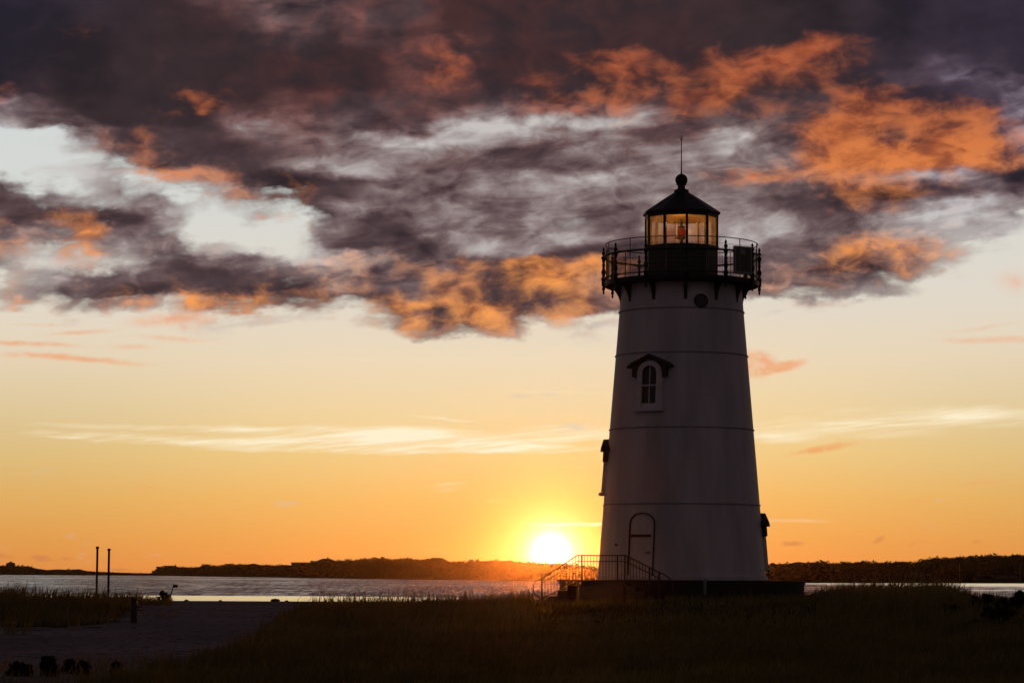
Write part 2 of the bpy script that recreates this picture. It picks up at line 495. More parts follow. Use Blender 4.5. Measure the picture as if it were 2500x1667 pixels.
def quad_mesh(name, verts, quads, mat, parent=None, attr=None, smooth=False):
    """verts (n,3) and quads (m,4) numpy arrays -> one mesh object."""
    me = bpy.data.meshes.new(name)
    me.vertices.add(len(verts))
    me.vertices.foreach_set('co', np.ascontiguousarray(verts, np.float32).ravel())
    m = len(quads)
    me.loops.add(m * 4)
    me.loops.foreach_set('vertex_index', np.ascontiguousarray(quads, np.int32).ravel())
    me.polygons.add(m)
    me.polygons.foreach_set('loop_start', np.arange(0, m * 4, 4, dtype=np.int32))
    if attr is not None:
        a = me.attributes.new('tint', 'FLOAT', 'POINT')
        a.data.foreach_set('value', np.ascontiguousarray(attr, np.float32))
    if smooth:
        me.polygons.foreach_set('use_smooth', np.ones(m, bool))
    me.update(calc_edges=True)
    me.validate()
    return link(name, me, mat, parent)


# ------------------------------------------------------------------ materials
def material(name):
    m = bpy.data.materials.new(name)
    m.use_nodes = True
    g = NT(m.node_tree)
    out = g.n('ShaderNodeOutputMaterial')
    return m, g, out


def pbr(name, col, rough=.6, var=.25, scale=3.0, metal=0.0, bump=0.0, bscale=20.0, spec=.5, streak=False):
    m, g, out = material(name)
    b = g.n('ShaderNodeBsdfPrincipled')
    co = g.n('ShaderNodeTexCoord').outputs['Object']
    if streak:
        co_n = g.v('MULTIPLY', co, (1, 1, .18))
    else:
        co_n = co
    n = g.noise(co_n, scale, 6, .6)
    f = g.ss(n, .3, .7)
    dark = tuple(c * (1 - var) for c in col)
    lite = tuple(min(1, c * (1 + var * .5)) for c in col)
    g.put(b.inputs['Base Color'], g.mix(f, dark, lite))
    g.put(b.inputs['Roughness'], g.ss(n, .3, .7, rough * .85, min(1, rough * 1.15)))
    b.inputs['Metallic'].default_value = metal
    b.inputs['Specular IOR Level'].default_value = spec
    if bump:
        bp = g.n('ShaderNodeBump')
        bp.inputs['Strength'].default_value = bump
        bp.inputs['Distance'].default_value = .02
        g.put(bp.inputs['Height'], g.noise(co, bscale, 4, .6))
        g.put(b.inputs['Normal'], bp.outputs[0])
    g.put(out.inputs[0], b.outputs[0])
    return m


M = {}
M['white'] = pbr('white_paint', (.62, .60, .60), .55, .26, .9, bump=.12, bscale=6, streak=True)
M['trim'] = pbr('white_trim', (.70, .68, .68), .5, .08, 3)
M['band'] = pbr('grey_band', (.34, .32, .32), .6, .2, 3)
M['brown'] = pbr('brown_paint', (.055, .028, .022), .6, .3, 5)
M['black'] = pbr('black_iron', (.014, .011, .011), .55, .3, 6)
M['roof'] = pbr('black_roof', (.020, .018, .020), .5, .3, 4)
M['galv'] = pbr('galvanised', (.20, .19, .19), .45, .2, 10, metal=.6)
M['panel'] = pbr('panel_dark', (.03, .035, .03), .25, .2, 8)
M['panelframe'] = pbr('panel_frame', (.28, .28, .27), .5, .2, 8)
M['stone'] = pbr('granite', (.032, .025, .021), .85, .4, 1.3, bump=.5, bscale=5)
M['concrete'] = pbr('concrete', (.09, .075, .066), .9, .25, 4, bump=.3, bscale=30)
M['rail'] = pbr('brown_rail', (.05, .036, .03), .5, .3, 8)
M['post'] = pbr('weathered_post', (.06, .045, .038), .85, .4, 9, bump=.3, bscale=40)
M['bark'] = pbr('bark', (.05, .04, .03), .9, .3, 6)
M['rock'] = pbr('wet_rock', (.05, .045, .045), .8, .3, 6, bump=.6, bscale=9)
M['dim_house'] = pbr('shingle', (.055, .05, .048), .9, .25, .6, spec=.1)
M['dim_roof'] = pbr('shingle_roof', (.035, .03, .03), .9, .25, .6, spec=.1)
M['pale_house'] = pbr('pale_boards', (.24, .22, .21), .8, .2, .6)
M['dark_glass'] = pbr('dark_glass', (.012, .010, .006), .12, .2, 3)
M['flag_yellow'] = pbr('yellow_board', (.10, .075, .02), .7, .2, 9)


def brass():
    m, g, out = material('brass_lining')
    b = g.n('ShaderNodeBsdfPrincipled')
    co = g.n('ShaderNodeTexCoord').outputs['Object']
    n = g.noise(co, 22, 5, .65)
    g.put(b.inputs['Base Color'], g.mix(g.ss(n, .36, .62), (.30, .13, .02), (.95, .55, .14)))
    b.inputs['Metallic'].default_value = .85
    g.put(b.inputs['Roughness'], g.ss(n, .35, .65, .55, .28))
    bp = g.n('ShaderNodeBump')
    bp.inputs['Strength'].default_value = .6
    bp.inputs['Distance'].default_value = .03
    g.put(bp.inputs['Height'], g.noise(co, 16, 4, .6))
    g.put(b.inputs['Normal'], bp.outputs[0])
    g.put(out.inputs[0], b.outputs[0])
    return m


def salty_glass():
    m, g, out = material('salty_glass')
    co = g.n('ShaderNodeTexCoord').outputs['Object']
    n = g.noise(g.v('MULTIPLY', co, (1, 1, .45)), 9, 6, .65)
    n2 = g.noise(co, 40, 3, .6)
    t = g.n('ShaderNodeBsdfTransparent')
    t.inputs[0].default_value = (.97, .955, .92, 1)
    d = g.n('ShaderNodeBsdfTranslucent')
    d.inputs[0].default_value = (1.0, .74, .40, 1)
    f = g.m('MULTIPLY', g.ss(n, .3, .72, .06, .27), g.ss(n2, .3, .7, .7, 1.25))
    mx = g.n('ShaderNodeMixShader')
    g.put(mx.inputs[0], f)
    g.put(mx.inputs[1], t.outputs[0])
    g.put(mx.inputs[2], d.outputs[0])
    gl = g.n('ShaderNodeBsdfGlossy')
    gl.inputs['Roughness'].default_value = .28
    lw = g.n('ShaderNodeFresnel')
    lw.inputs[0].default_value = 1.45
    mx2 = g.n('ShaderNodeMixShader')
    g.put(mx2.inputs[0], g.m('MULTIPLY', lw.outputs[0], .35))
    g.put(mx2.inputs[1], mx.outputs[0])
    g.put(mx2.inputs[2], gl.outputs[0])
    g.put(out.inputs[0], mx2.outputs[0])
    return m


def red_lens():
    m, g, out = material('red_lens')
    b = g.n('ShaderNodeBsdfPrincipled')
    b.inputs['Base Color'].default_value = (.3, .006, .008, 1)
    b.inputs['Roughness'].default_value = .25
    b.inputs['Emission Color'].default_value = (1, .02, .015, 1)
    b.inputs['Emission Strength'].default_value = .12
    g.put(out.inputs[0], b.outputs[0])
    return m


M['brass'], M['pane'], M['lens'] = brass(), salty_glass(), red_lens()


def foliage(name, ca, cb, trans=.25):
    m, g, out = material(name)
    at = g.n('ShaderNodeAttribute', attribute_name='tint')
    co = g.n('ShaderNodeNewGeometry').outputs['Position']
    n = g.noise(co, .35, 3, .6)
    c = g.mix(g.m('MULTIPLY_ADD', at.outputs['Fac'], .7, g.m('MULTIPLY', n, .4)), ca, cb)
    d = g.n('ShaderNodeBsdfDiffuse')
    g.put(d.inputs[0], c)
    t = g.n('ShaderNodeBsdfTranslucent')
    g.put(t.inputs[0], c)
    mx = g.n('ShaderNodeMixShader')
    mx.inputs[0].default_value = trans
    g.put(mx.inputs[1], d.outputs[0])
    g.put(mx.inputs[2], t.outputs[0])
    g.put(out.inputs[0], mx.outputs[0])
    return m


M['grass'] = foliage('beach_grass', (.12, .088, .028), (.34, .28, .09), .2)
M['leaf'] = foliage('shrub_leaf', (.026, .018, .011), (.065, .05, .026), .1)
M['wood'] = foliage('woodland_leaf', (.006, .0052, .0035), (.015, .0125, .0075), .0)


def sand():
    m, g, out = material('beach_sand')
    b = g.n('ShaderNodeBsdfPrincipled')
    co = g.n('ShaderNodeTexCoord').outputs['Object']
    n1 = g.noise(co, .12, 5, .6)
    n2 = g.noise(g.v('MULTIPLY', co, (1, .45, 1)), 3.6, 4, .7)
    n3 = g.noise(co, 14, 3, .6)
    at = g.n('ShaderNodeAttribute', attribute_name='tint')
    c = g.mix(g.ss(n1, .35, .65), (.25, .212, .215), (.34, .29, .295))
    c = g.mix(g.ss(n2, .54, .62, 0, .85), c, (.10, .082, .078))  # dark mottles put the shade of small dents into the sand colour
    c = g.mix(g.ss(n3, .68, .72, 0, .5), c, (.33, .30, .28))
    c = g.mix(g.ss(g.m('ADD', at.outputs['Fac'], g.m('MULTIPLY', g.m('SUBTRACT', n2, .5), .8)), .35, .65), c, (.035, .028, .016))
    g.put(b.inputs['Base Color'], c)
    b.inputs['Roughness'].default_value = .95
    b.inputs['Specular IOR Level'].default_value = 0.0
    bp = g.n('ShaderNodeBump')
    bp.inputs['Strength'].default_value = .35
    bp.inputs['Distance'].default_value = .02
    g.put(bp.inputs['Height'], g.m('ADD', g.noise(co, 2.2, 4, .6), g.m('MULTIPLY', n3, .15)))
    g.put(b.inputs['Normal'], bp.outputs[0])
    g.put(out.inputs[0], b.outputs[0])
    return m


def water():
    m, g, out = material('harbour_water')
    co = g.n('ShaderNodeNewGeometry').outputs['Position']
    x, y, z = g.sep(co)
    b = g.n('ShaderNodeBsdfPrincipled')
    b.inputs['Base Color'].default_value = (.010, .012, .014, 1)
    b.inputs['IOR'].default_value = 1.333
    # wind-ruffled middle, calm shallows along the beach and long slicks
    edge = g.m('ADD', y, g.m('MULTIPLY_ADD', g.m('SUBTRACT', g.noise(g.v('MULTIPLY', co, (.02, .02, 0)), 1, 3), .5), 42, g.m('MULTIPLY', x, .25)))
    wind = g.m('MULTIPLY', g.m('MAXIMUM', g.ss(edge, 272., 294.), g.ss(x, -8., 2.)), g.m('SUBTRACT', 1.0, g.m('MULTIPLY', g.ss(x, 60., 110.), g.ss(y, 560., 760., 0., .8))))
    sl = g.noise(g.v('MULTIPLY', co, (.0022, .016, 0)), 1, 4, .55)
    wind = g.m('MULTIPLY', wind, g.ss(sl, .60, .66, 1.0, .35))
    f1 = g.noise(g.v('MULTIPLY', co, (1.3, .05, 0)), 1, 5, .66)
    f2 = g.noise(g.v('MULTIPLY_ADD', co, (3.2, .14, 0), (7, 3, 0)), 1, 4, .7)
    f3 = g.noise(g.v('MULTIPLY_ADD', co, (.06, .012, 0), (3, 9, 0)), 1, 4, .6)
    amt = g.m('ADD', g.ss(f1, .34, .68), g.m('MULTIPLY', g.m('SUBTRACT', f2, .5), 1.1))
    tilt = g.m('MULTIPLY_ADD', g.m('SUBTRACT', 1.0, wind), .024, g.m('MULTIPLY', wind, g.m('MULTIPLY', g.m('MULTIPLY_ADD', amt, .75, .5), g.ss(f3, .25, .75, .075, .115))))
    nx = g.m('MULTIPLY', g.m('MULTIPLY', g.m('SUBTRACT', f2, .5), .12), wind)
    nrm = g.v('NORMALIZE', g.xyz(nx, g.m('MULTIPLY', tilt, -1.0), 1.0))
    g.put(b.inputs['Normal'], nrm)
    g.put(b.inputs['Roughness'], g.m('MULTIPLY_ADD', wind, .10, .03))
    g.put(out.inputs[0], b.outputs[0])
    return m


M['sand'], M['water'] = sand(), water()
M['soil'] = pbr('heath_soil', (.010, .0085, .006), .95, .3, .05, spec=0.0)

# ------------------------------------------------------------------ ground and water
def sstep(x, a, b):
    t = np.clip((x - a) / (b - a), 0, 1)
    return t * t * (3 - 2 * t)


_ph = rng.uniform(0, 6.28, 24)
_kx = rng.normal(0, 1, 24)
_ky = rng.normal(0, 1, 24)


def lumps(X, Y, wl):
    r = np.zeros(np.broadcast(X, Y).shape)
    for i in range(24):
        r = r + np.sin((X * _kx[i] + Y * _ky[i]) * 6.28 / wl / (0.6 + .06 * i) + _ph[i])
    return r / 24 ** .5


def ground_z(X, Y):
    X, Y = np.asarray(X, float), np.asarray(Y, float)
    b = 1.02 + .10 * sstep(Y, 60, 120)
    b = b - 1.5 * np.clip((Y - 128) / 150, 0, 1)
    far = sstep(Y, 150, 120)
    g = lambda cx, cy, sx, sy: np.exp(-((X - cx) / sx) ** 2 - ((Y - cy) / sy) ** 2)
    m = .62 * g(5.7, 86, 9.0, 15) + .62 * g(11.8, 72, 6.0, 16) + .30 * g(20, 76, 9, 20)
    m = m + .42 * g(-17, 92, 6.5, 13) + .20 * g(-1.5, 78, 6.0, 12)
    m = np.minimum(m, .78)
    return b + m + far * .018 * lumps(X, Y, 9.0) + .006 * lumps(X + 31, Y, 1.9) * sstep(Y, 300, 200)


def gz(x, y):
    return float(ground_z(x, y))


# where plants grow, as seen over the ground (outlines of the vegetated patches)
BL = [(1440, 1100), (1464, 850), (1475, 790), (1500, 715), (1550, 640), (1580, 590), (1600, 555), (1620, 500), (1640, 380), (1667, 240), (1720, 0)]
FL = [(-400, 1522), (0, 1527), (150, 1531), (230, 1523), (300, 1507), (330, 1500), (345, 1440)]
TAB = lambda T, x: np.interp(x, [p[0] for p in T], [p[1] for p in T])


def edge_n(X, D):
    return 26 * lumps(X, D, 3.0)


def in_left(px, py, D, X):
    return (px < 345) & (py < TAB(FL, px) + .6 * edge_n(X, D)) & (D < 118)


def in_mid(px, py, D, X):
    return (px > np.interp(py, [p[0] for p in BL], [p[1] for p in BL]) + edge_n(X, D)) & (D < 132)


def veg(X, Y):
    Yc = np.maximum(Y, 5.0)
    px, py = project(X, Yc, ground_z(X, Yc))
    return np.where(Y > 20, (in_left(px, py, Yc, X) | in_mid(px, py, Yc, X)).astype(float), .5)


def grid_mesh(name, xs, ys, zf, mat, attr=None):
    XX, YY = np.meshgrid(xs, ys)
    ZZ = zf(XX, YY)
    v = np.stack([XX.ravel(), YY.ravel(), ZZ.ravel()], 1)
    nx, ny = len(xs), len(ys)
    i = np.arange((ny - 1) * (nx - 1))
    a = (i // (nx - 1)) * nx + i % (nx - 1)
    q = np.stack([a, a + 1, a + nx + 1, a + nx], 1)
    return quad_mesh(name, v, q, mat, smooth=True, attr=None if attr is None else attr(XX, YY).ravel())


xs = np.concatenate([np.arange(-900, -60, 30), np.arange(-60, 60, .5), np.arange(60, 901, 30)])
ys = np.concatenate([np.arange(-600, 20, 20), np.arange(20, 130, .5), np.arange(130, 262, 1.0), np.arange(262, 420, 12)])
tag(grid_mesh('beach_ground', xs, ys, ground_z, M['sand'], veg), kind='structure')
wx = np.linspace(-1600, 1600, 9)
wy = np.array([205, 400, 1000, 1600, 2240], float)
tag(grid_mesh('harbour_water', wx, wy, lambda X, Y: 0 * X, M['water']), kind='structure')

# ------------------------------------------------------------------ far shore
SHORE = [(-600, 1391), (0, 1397.5), (350, 1404), (700, 1409.5), (1000, 1414), (1280, 1417.5), (1460, 1419.8), (1880, 1422.3), (2500, 1422.6), (3100, 1423.5)]
TOP = [(-600, 1376), (-100, 1381), (0, 1382), (45, 1382), (75, 1384), (98, 1389), (115, 1391), (140, 1390), (165, 1390), (195, 1390), (210, 1393), (235, 1395), (300, 1397.5),
       (350, 1399), (370, 1399), (380, 1390), (400, 1384), (440, 1386), (490, 1384), (500, 1379), (513, 1381), (540, 1382), (560, 1378), (590, 1378), (640, 1381),
       (690, 1381), (712, 1382), (737, 1377), (765, 1373), (790, 1368), (818, 1370), (870, 1368), (900, 1365), (930, 1364), (960, 1367), (1010, 1366),
       (1030, 1370), (1045, 1367), (1065, 1367), (1085, 1370), (1095, 1374), (1143, 1373), (1180, 1372), (1250, 1373), (1300, 1377), (1350, 1378), (1400, 1382), (1455, 1389),
       (1600, 1386), (1880, 1381), (1950, 1378), (2000, 1376), (2050, 1377), (2090, 1375), (2165, 1374), (2225, 1377), (2245, 1372), (2270, 1366), (2340, 1363), (2380, 1361),
       (2425, 1358), (2470, 1359), (2500, 1361), (2700, 1356), (3100, 1350)]
itp = lambda T, x: np.interp(x, [p[0] for p in T], [p[1] for p in T])


def shore_D(px):
    hz = 1393.0 + .0052 * px
    return EYE * F / np.maximum(itp(SHORE, px) - hz, 9.5)


def rel(px):                       # horizontal depth of the rise behind the shore
    return .16 * shore_D(px)


def far_point(px, t):
    """t=0 waterline, t=1 crest."""
    D0 = float(shore_D(px))
    D = D0 + t * float(rel(px))
    top = P(px, float(itp(TOP, px)), D0 + float(rel(px)))
    z = top.z * (t * t * (3 - 2 * t)) ** .75 if t <= 1 else top.z
    x = P(px, 1380, D).x
    return Vector((x, D, z))


def build_far_land():
    pxs = np.concatenate([np.arange(-2400, -600, 40.0), np.arange(-600, 3101, 10.0), np.arange(3140, 5000, 40.0)])
    ts = [-.15, 0, .05, .15, .3, .45, .6, .75, .9, 1.0, 1.1, 1.2, 1.3]
    v = []
    for t in ts:
        for px in pxs:
            p = far_point(px, max(t, 0))
            if t < 0:
                p = far_point(px, 0)
                p.y -= 8
                p.z = -1.0
            if t > 1:
                D = float(shore_D(px) + t * rel(px))
                p = Vector((P(px, 1380, D).x, D, far_point(px, 1).z * (1.0 if t < 1.15 else .7 if t < 1.25 else -.05)))
            if 0 < t < 1:
                p.z += .25 * mnoise.noise(Vector((px * .03, t * 5, 0))) * p.z
            v.append(p)
    n = len(pxs)
    q = [(j * n + i, j * n + i + 1, (j + 1) * n + i + 1, (j + 1) * n + i) for j in range(len(ts) - 1) for i in range(n - 1)]
    return quad_mesh('far_hills', np.array([tuple(p) for p in v]), np.array(q), M['soil'], smooth=True)


tag(build_far_land(), kind='structure')


def leaf_cloud(centers, radii, per, size, flat=.8):
    """Many small leaf-sized quads in a set of blobs -> verts, quads, tint."""
    C = np.repeat(np.asarray(centers, float), per, 0)
    Rr = np.repeat(np.asarray(radii, float), per)
    n = len(C)
    d = rng.normal(size=(n, 3))
    d /= np.linalg.norm(d, axis=1)[:, None]
    rr = Rr * rng.uniform(.35, 1.0, n) ** .5
    p = C + d * rr[:, None] * np.array([1, 1, flat])
    a = rng.normal(size=(n, 3))
    a /= np.linalg.norm(a, axis=1)[:, None]
    b = np.cross(a, rng.normal(size=(n, 3)))
    b /= np.linalg.norm(b, axis=1)[:, None]
    s = (np.asarray(size) * rng.uniform(.6, 1.3, n))[:, None] if np.isscalar(size) else (np.repeat(size, per) * rng.uniform(.6, 1.3, n))[:, None]
    v = np.stack([p - a * s, p + b * s * .55, p + a * s, p - b * s * .55], 1).reshape(-1, 3)
    q = np.arange(n * 4).reshape(-1, 4)
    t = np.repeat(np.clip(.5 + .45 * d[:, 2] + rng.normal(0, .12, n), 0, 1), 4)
    return v, q, t


def build_woodland():
    cs, rs, sz = [], [], []
    for k in range(9500):
        px = random.uniform(-250, 2800) if k < 7500 else random.choice((random.uniform(-2400, -250), random.uniform(2800, 4950)))
        t = 1 - random.random() ** 1.5 * .96
        if t < .12 and random.random() < .7:
            continue
        sc_ = float(shore_D(px)) / 1000.0
        topgap = float(itp(SHORE, px) - itp(TOP, px))
        p = far_point(px, t)
        thin = 1.0 if topgap > 14 else .45
        r = random.choice((.55, .7, .8, 1.0, 1.5)) * random.uniform(.8, 1.2) * thin * (1.0 if sc_ < 1.6 else sc_ * .62)
        if px > 1850 and random.random() < .3:
            r *= 1.3
        p.z += -.05 * r if t > .75 else .1 * r
        cs.append(tuple(p))
        rs.append(r)
        sz.append(r * .30)
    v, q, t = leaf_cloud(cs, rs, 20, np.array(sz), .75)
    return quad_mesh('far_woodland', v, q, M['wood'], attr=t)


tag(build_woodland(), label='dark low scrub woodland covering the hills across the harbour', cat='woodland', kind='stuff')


def make_tree(name, px, ptop, pbase, wpx, label, group='single trees on the far shore', lean=0.0, D=None, flat=.8):
    D = D or float(shore_D(px) + rel(px))
    base, top = P(px, pbase, D), P(px, ptop, D)
    H = top.z - base.z
    W = wpx * D / F
    o = empty(name, base)
    tag(o, label, 'tree', group)
    tr = MB()
    tr.tube([(0, 0, -.4), (lean * H * .2, 0, H * .3), (lean * H * .5, 0, H * .75)], [H * .05, H * .04, H * .02], 6)
    for k in range(4):
        a = k * 1.7 + px
        tr.tube([(lean * H * .2, 0, H * .35), (math.cos(a) * W * .3 + lean * H * .4, math.sin(a) * W * .2, H * .7)], [H * .022, H * .01], 5)
    tr.build('trunk', M['bark'], o)
    cs, rs = [], []
    for k in range(12):
        a = random.uniform(0, 6.28)
        q = random.random() ** .5
        r = random.uniform(.13, .24) * min(W, H)
        cs.append((math.cos(a) * q * (W / 2 - r * .7) + lean * H * .5, math.sin(a) * q * (W / 2 - r) * .8, H * (1 - random.uniform(.1, .42)) - r * .3))
        rs.append(r)
    v, q, t = leaf_cloud(cs, rs, 55, min(W, H) * .055, flat)
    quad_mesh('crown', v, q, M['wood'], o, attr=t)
    return o


make_tree('round_tree', 8, 1378, 1383, 6, 'tiny round tree at the far left end of the far shore')
make_tree('round_tree', 165, 1387, 1393, 11, 'small round tree right of the low dunes, left of two poles')
make_tree('broad_tree', 190, 1388, 1394, 20, 'flat broad tree close left of two tall poles, on the far shore')
make_tree('round_tree', 390, 1381, 1402, 22, 'tall open-crowned tree beside gable roofed house at headland tip')
make_tree('round_tree', 373, 1391, 1402, 9, 'lowest bushy tree at the very tip of the headland')
make_tree('round_tree', 501, 1375, 1389, 20, 'round bushy tree standing above its neighbours on the left headland slope')
make_tree('windblown_tree', 765, 1367, 1377, 10, 'small windblown tree with bare stem left of hip roofed house', lean=-.3)
make_tree('broad_tree', 1009, 1364, 1374, 16, 'flat topped tree right of the long house with square chimney')
make_tree('broad_tree', 1050, 1365, 1376, 32, 'wide domed tree on the ridge, left one of a domed pair')
make_tree('broad_tree', 1072, 1364, 1377, 24, 'wide domed tree on the ridge, right one of a domed pair')
make_tree('round_tree', 1107, 1369, 1377, 14, 'low round tree left of the small pavilion')
make_tree('broad_tree', 2268, 1363, 1378, 26, 'broad tree where the right hill starts to climb')
make_tree('broad_tree', 2425, 1356, 1372, 30, 'broad tree at the top of the right hill')
make_tree('broad_tree', 2475, 1357, 1371, 34, 'broad rounded tree at right edge of the right hill')


def make_house(name, px0, px1, pwall, proof, pbase, label, roof='gable', chim=(), t=1.0, D=None, pale=False, windows=0, group='houses across the harbour', depth=.7, posts=0):
    pc = (px0 + px1) / 2
    D = D or float(shore_D(pc) + t * rel(pc))
    base = P(pc, pbase, D)
    o = empty(name, base)
    tag(o, label, 'house' if name != 'pavilion' else 'pavilion', group)
    W = (px1 - px0) * D / F
    hw = P(pc, pwall, D).z - base.z
    hr = P(pc, proof, D).z - base.z
    d = max(W * depth, 3.0)
    wm = M['pale_house'] if pale else M['dim_house']
    if posts:
        a = MB().box((0, d * .5, hw / 2), (W, d * .5, hw))
        a.build('wall', wm, o)
        for k in range(posts):
            MB().box((-W / 2 + W * (k + .5) / posts, -d * .25, hw / 2), (.22, .22, hw)).build('porch_post', wm, o)
    else:
        MB().box((0, 0, hw / 2 - .75), (W, d, hw + 1.5)).build('wall', wm, o)
    r = MB()
    e = .25
    if roof == 'gable':
        w2, d2 = W / 2 + e, d / 2 + e
        r.add([(-w2, -d2, hw), (w2, -d2, hw), (w2, d2, hw), (-w2, d2, hw), (-w2 * .97, 0, hr), (w2 * .97, 0, hr)], [(0, 1, 5, 4), (2, 3, 4, 5), (0, 4, 3), (1, 2, 5), (0, 3, 2, 1)])
    elif roof == 'hip':
        w2, d2 = W / 2 + e, d / 2 + e
        r.add([(-w2, -d2, hw), (w2, -d2, hw), (w2, d2, hw), (-w2, d2, hw), (-w2 * .35, 0, hr), (w2 * .35, 0, hr)], [(0, 1, 5, 4), (2, 3, 4, 5), (0, 4, 3), (1, 2, 5), (0, 3, 2, 1)])
    else:
        r.box((0, 0, (hw + hr) / 2), (W + 2 * e, d + 2 * e, hr - hw))
    ro = r.build('roof', M['dim_roof'], o)
    for cx, ct in chim:
        x = (cx - pc) * D / F
        zt = P(cx, ct, D).z - base.z
        c = MB().box((x, .1, (hw * .6 + zt) / 2), (.8, .8, zt - hw * .6))
        c.box((x, .1, zt + .1), (1.0, 1.0, .2))
        c.build('chimney', M['dim_house'], ro)
    for k in range(windows):
        x = -W / 2 + W * (k + .5) / windows
        MB().box((x, -d / 2 - .03, hw * .55), (W / windows * .4, .06, hw * .45)).build('window', M['dark_glass'], o)
    return o


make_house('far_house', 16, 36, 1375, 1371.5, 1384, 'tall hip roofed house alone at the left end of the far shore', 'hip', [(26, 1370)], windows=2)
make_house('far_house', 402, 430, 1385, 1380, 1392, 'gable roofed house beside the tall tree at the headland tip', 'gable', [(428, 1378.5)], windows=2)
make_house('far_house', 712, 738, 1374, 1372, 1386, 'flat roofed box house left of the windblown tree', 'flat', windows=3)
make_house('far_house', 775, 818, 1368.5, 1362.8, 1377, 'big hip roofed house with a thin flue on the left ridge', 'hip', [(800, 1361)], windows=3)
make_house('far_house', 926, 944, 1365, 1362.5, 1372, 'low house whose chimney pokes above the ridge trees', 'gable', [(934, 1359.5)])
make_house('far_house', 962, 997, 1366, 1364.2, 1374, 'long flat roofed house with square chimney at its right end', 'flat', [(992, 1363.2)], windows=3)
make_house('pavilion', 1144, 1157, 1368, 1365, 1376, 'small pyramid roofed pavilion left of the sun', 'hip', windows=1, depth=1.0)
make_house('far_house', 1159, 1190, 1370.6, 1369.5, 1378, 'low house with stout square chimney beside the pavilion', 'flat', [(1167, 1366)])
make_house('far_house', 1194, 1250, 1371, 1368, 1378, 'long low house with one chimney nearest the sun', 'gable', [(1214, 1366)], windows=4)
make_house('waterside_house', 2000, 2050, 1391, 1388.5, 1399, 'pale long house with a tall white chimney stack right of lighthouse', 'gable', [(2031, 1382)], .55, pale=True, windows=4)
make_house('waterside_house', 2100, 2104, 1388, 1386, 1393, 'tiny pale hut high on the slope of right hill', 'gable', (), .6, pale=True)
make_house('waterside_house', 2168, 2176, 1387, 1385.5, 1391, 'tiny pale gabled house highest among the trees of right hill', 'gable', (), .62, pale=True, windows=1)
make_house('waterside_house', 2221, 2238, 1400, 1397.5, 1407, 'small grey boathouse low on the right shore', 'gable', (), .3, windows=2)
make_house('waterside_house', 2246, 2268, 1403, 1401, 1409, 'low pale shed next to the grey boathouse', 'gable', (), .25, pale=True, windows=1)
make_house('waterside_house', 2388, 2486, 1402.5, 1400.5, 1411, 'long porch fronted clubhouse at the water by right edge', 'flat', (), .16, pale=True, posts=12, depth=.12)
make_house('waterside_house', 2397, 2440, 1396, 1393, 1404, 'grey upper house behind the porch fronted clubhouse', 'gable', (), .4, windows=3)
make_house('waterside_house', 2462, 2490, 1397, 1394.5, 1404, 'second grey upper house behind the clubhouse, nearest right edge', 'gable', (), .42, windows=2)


def make_mast(px, ptop, pbase, label):
    D = float(shore_D(px) + .06 * rel(px))
    b, t = P(px, pbase, D), P(px, ptop, D)
    o = empty('flagpole', b)
    tag(o, label, 'flagpole', 'flagpoles on the far shore')
    H = t.z - b.z
    MB().tube([(0, 0, -.3), (0, 0, H)], [.14, .08], 8).build('pole', M['pale_house'], o, 60)
    MB().tube([(-.9, 0, H * .66), (.9, 0, H * .66)], .06, 6).build('crosstree', M['pale_house'], o)
    MB().lathe([(0, H), (.12, H + .05), (.16, H + .15), (.1, H + .28), (0, H + .3)], 8).build('ball_cap', M['pale_house'], o, 60)


make_mast(2343, 1378, 1414, 'pale flagpole left of the porch fronted clubhouse')
make_mast(2491, 1376, 1414, 'pale flagpole at the right end of the clubhouse')

# ------------------------------------------------------------------ lighthouse
LD = 88.0
LB = P(1664, 1415, LD)
light = empty('lighthouse', LB)
tag(light, 'white conical lighthouse with black lantern room beside the setting sun', 'lighthouse')


def lh(py):                        # height above the tower foot seen at photo row py
    return P(1664, py, LD).z - LB.z


def lr(rpx, py):                   # radius in metres of a silhouette half width in pixels
    p = P(1664, py, LD)
    depth = LD * math.cos(PITCH) + (p.z - EYE) * math.sin(PITCH)
    R = rpx * depth / F
    return R


H764 = lh(764)
R0, R1 = lr(205.5, 1412), lr(151.5, 764)


def tower_r(z):
    return R0 + (R1 - R0) * z / H764


ZDECK = lh(690)                    # gallery floor
ZTOP = ZDECK - .16
MB().lathe([(tower_r(-.3) + .0, -.3), (tower_r(0) + .06, -.0), (tower_r(0) + .06, .12), (tower_r(.14), .16)] +
           [(tower_r(z), z) for z in np.linspace(.2, ZTOP, 14)], 128).build('tower_wall', M['white'], light, 35)
for py in (1233, 1050.5, 871, 764.5):
    z = lh(py)
    MB().lathe([(tower_r(z) - .02, z - .014), (tower_r(z) + .03, z - .014), (tower_r(z) + .036, z), (tower_r(z) + .03, z + .014), (tower_r(z) - .02, z + .014)], 128, close=True).build('band', M['band'], light, 40)


def on_wall(az):
    """Placing functions on the tower: s sideways (m), z up, out from the wall."""
    def f(out):
        def g(s, z):
            r = tower_r(z)
            a = az + s / r
            return ((r + out) * math.sin(a), -(r + out) * math.cos(a), z)
        return g
    return f


def flat_wall(az, zr):
    """Same, but flat: tangent plane at height zr."""
    r0 = tower_r(zr)
    ca, sa = math.cos(az), math.sin(az)

    def f(out):
        def g(s, z):
            rr = tower_r(z) + out
            return (rr * sa + s * ca, -rr * ca + s * sa, z)
        return g
    return f


def arch(hw, z0, zs, rise, n=12):
    pts = [(-hw, z0), (-hw, zs)]
    for k in range(1, n):
        a = PI - PI * k / n
        pts.append((hw * math.cos(a), zs + rise * math.sin(a)))
    return pts + [(hw, zs), (hw, z0)]


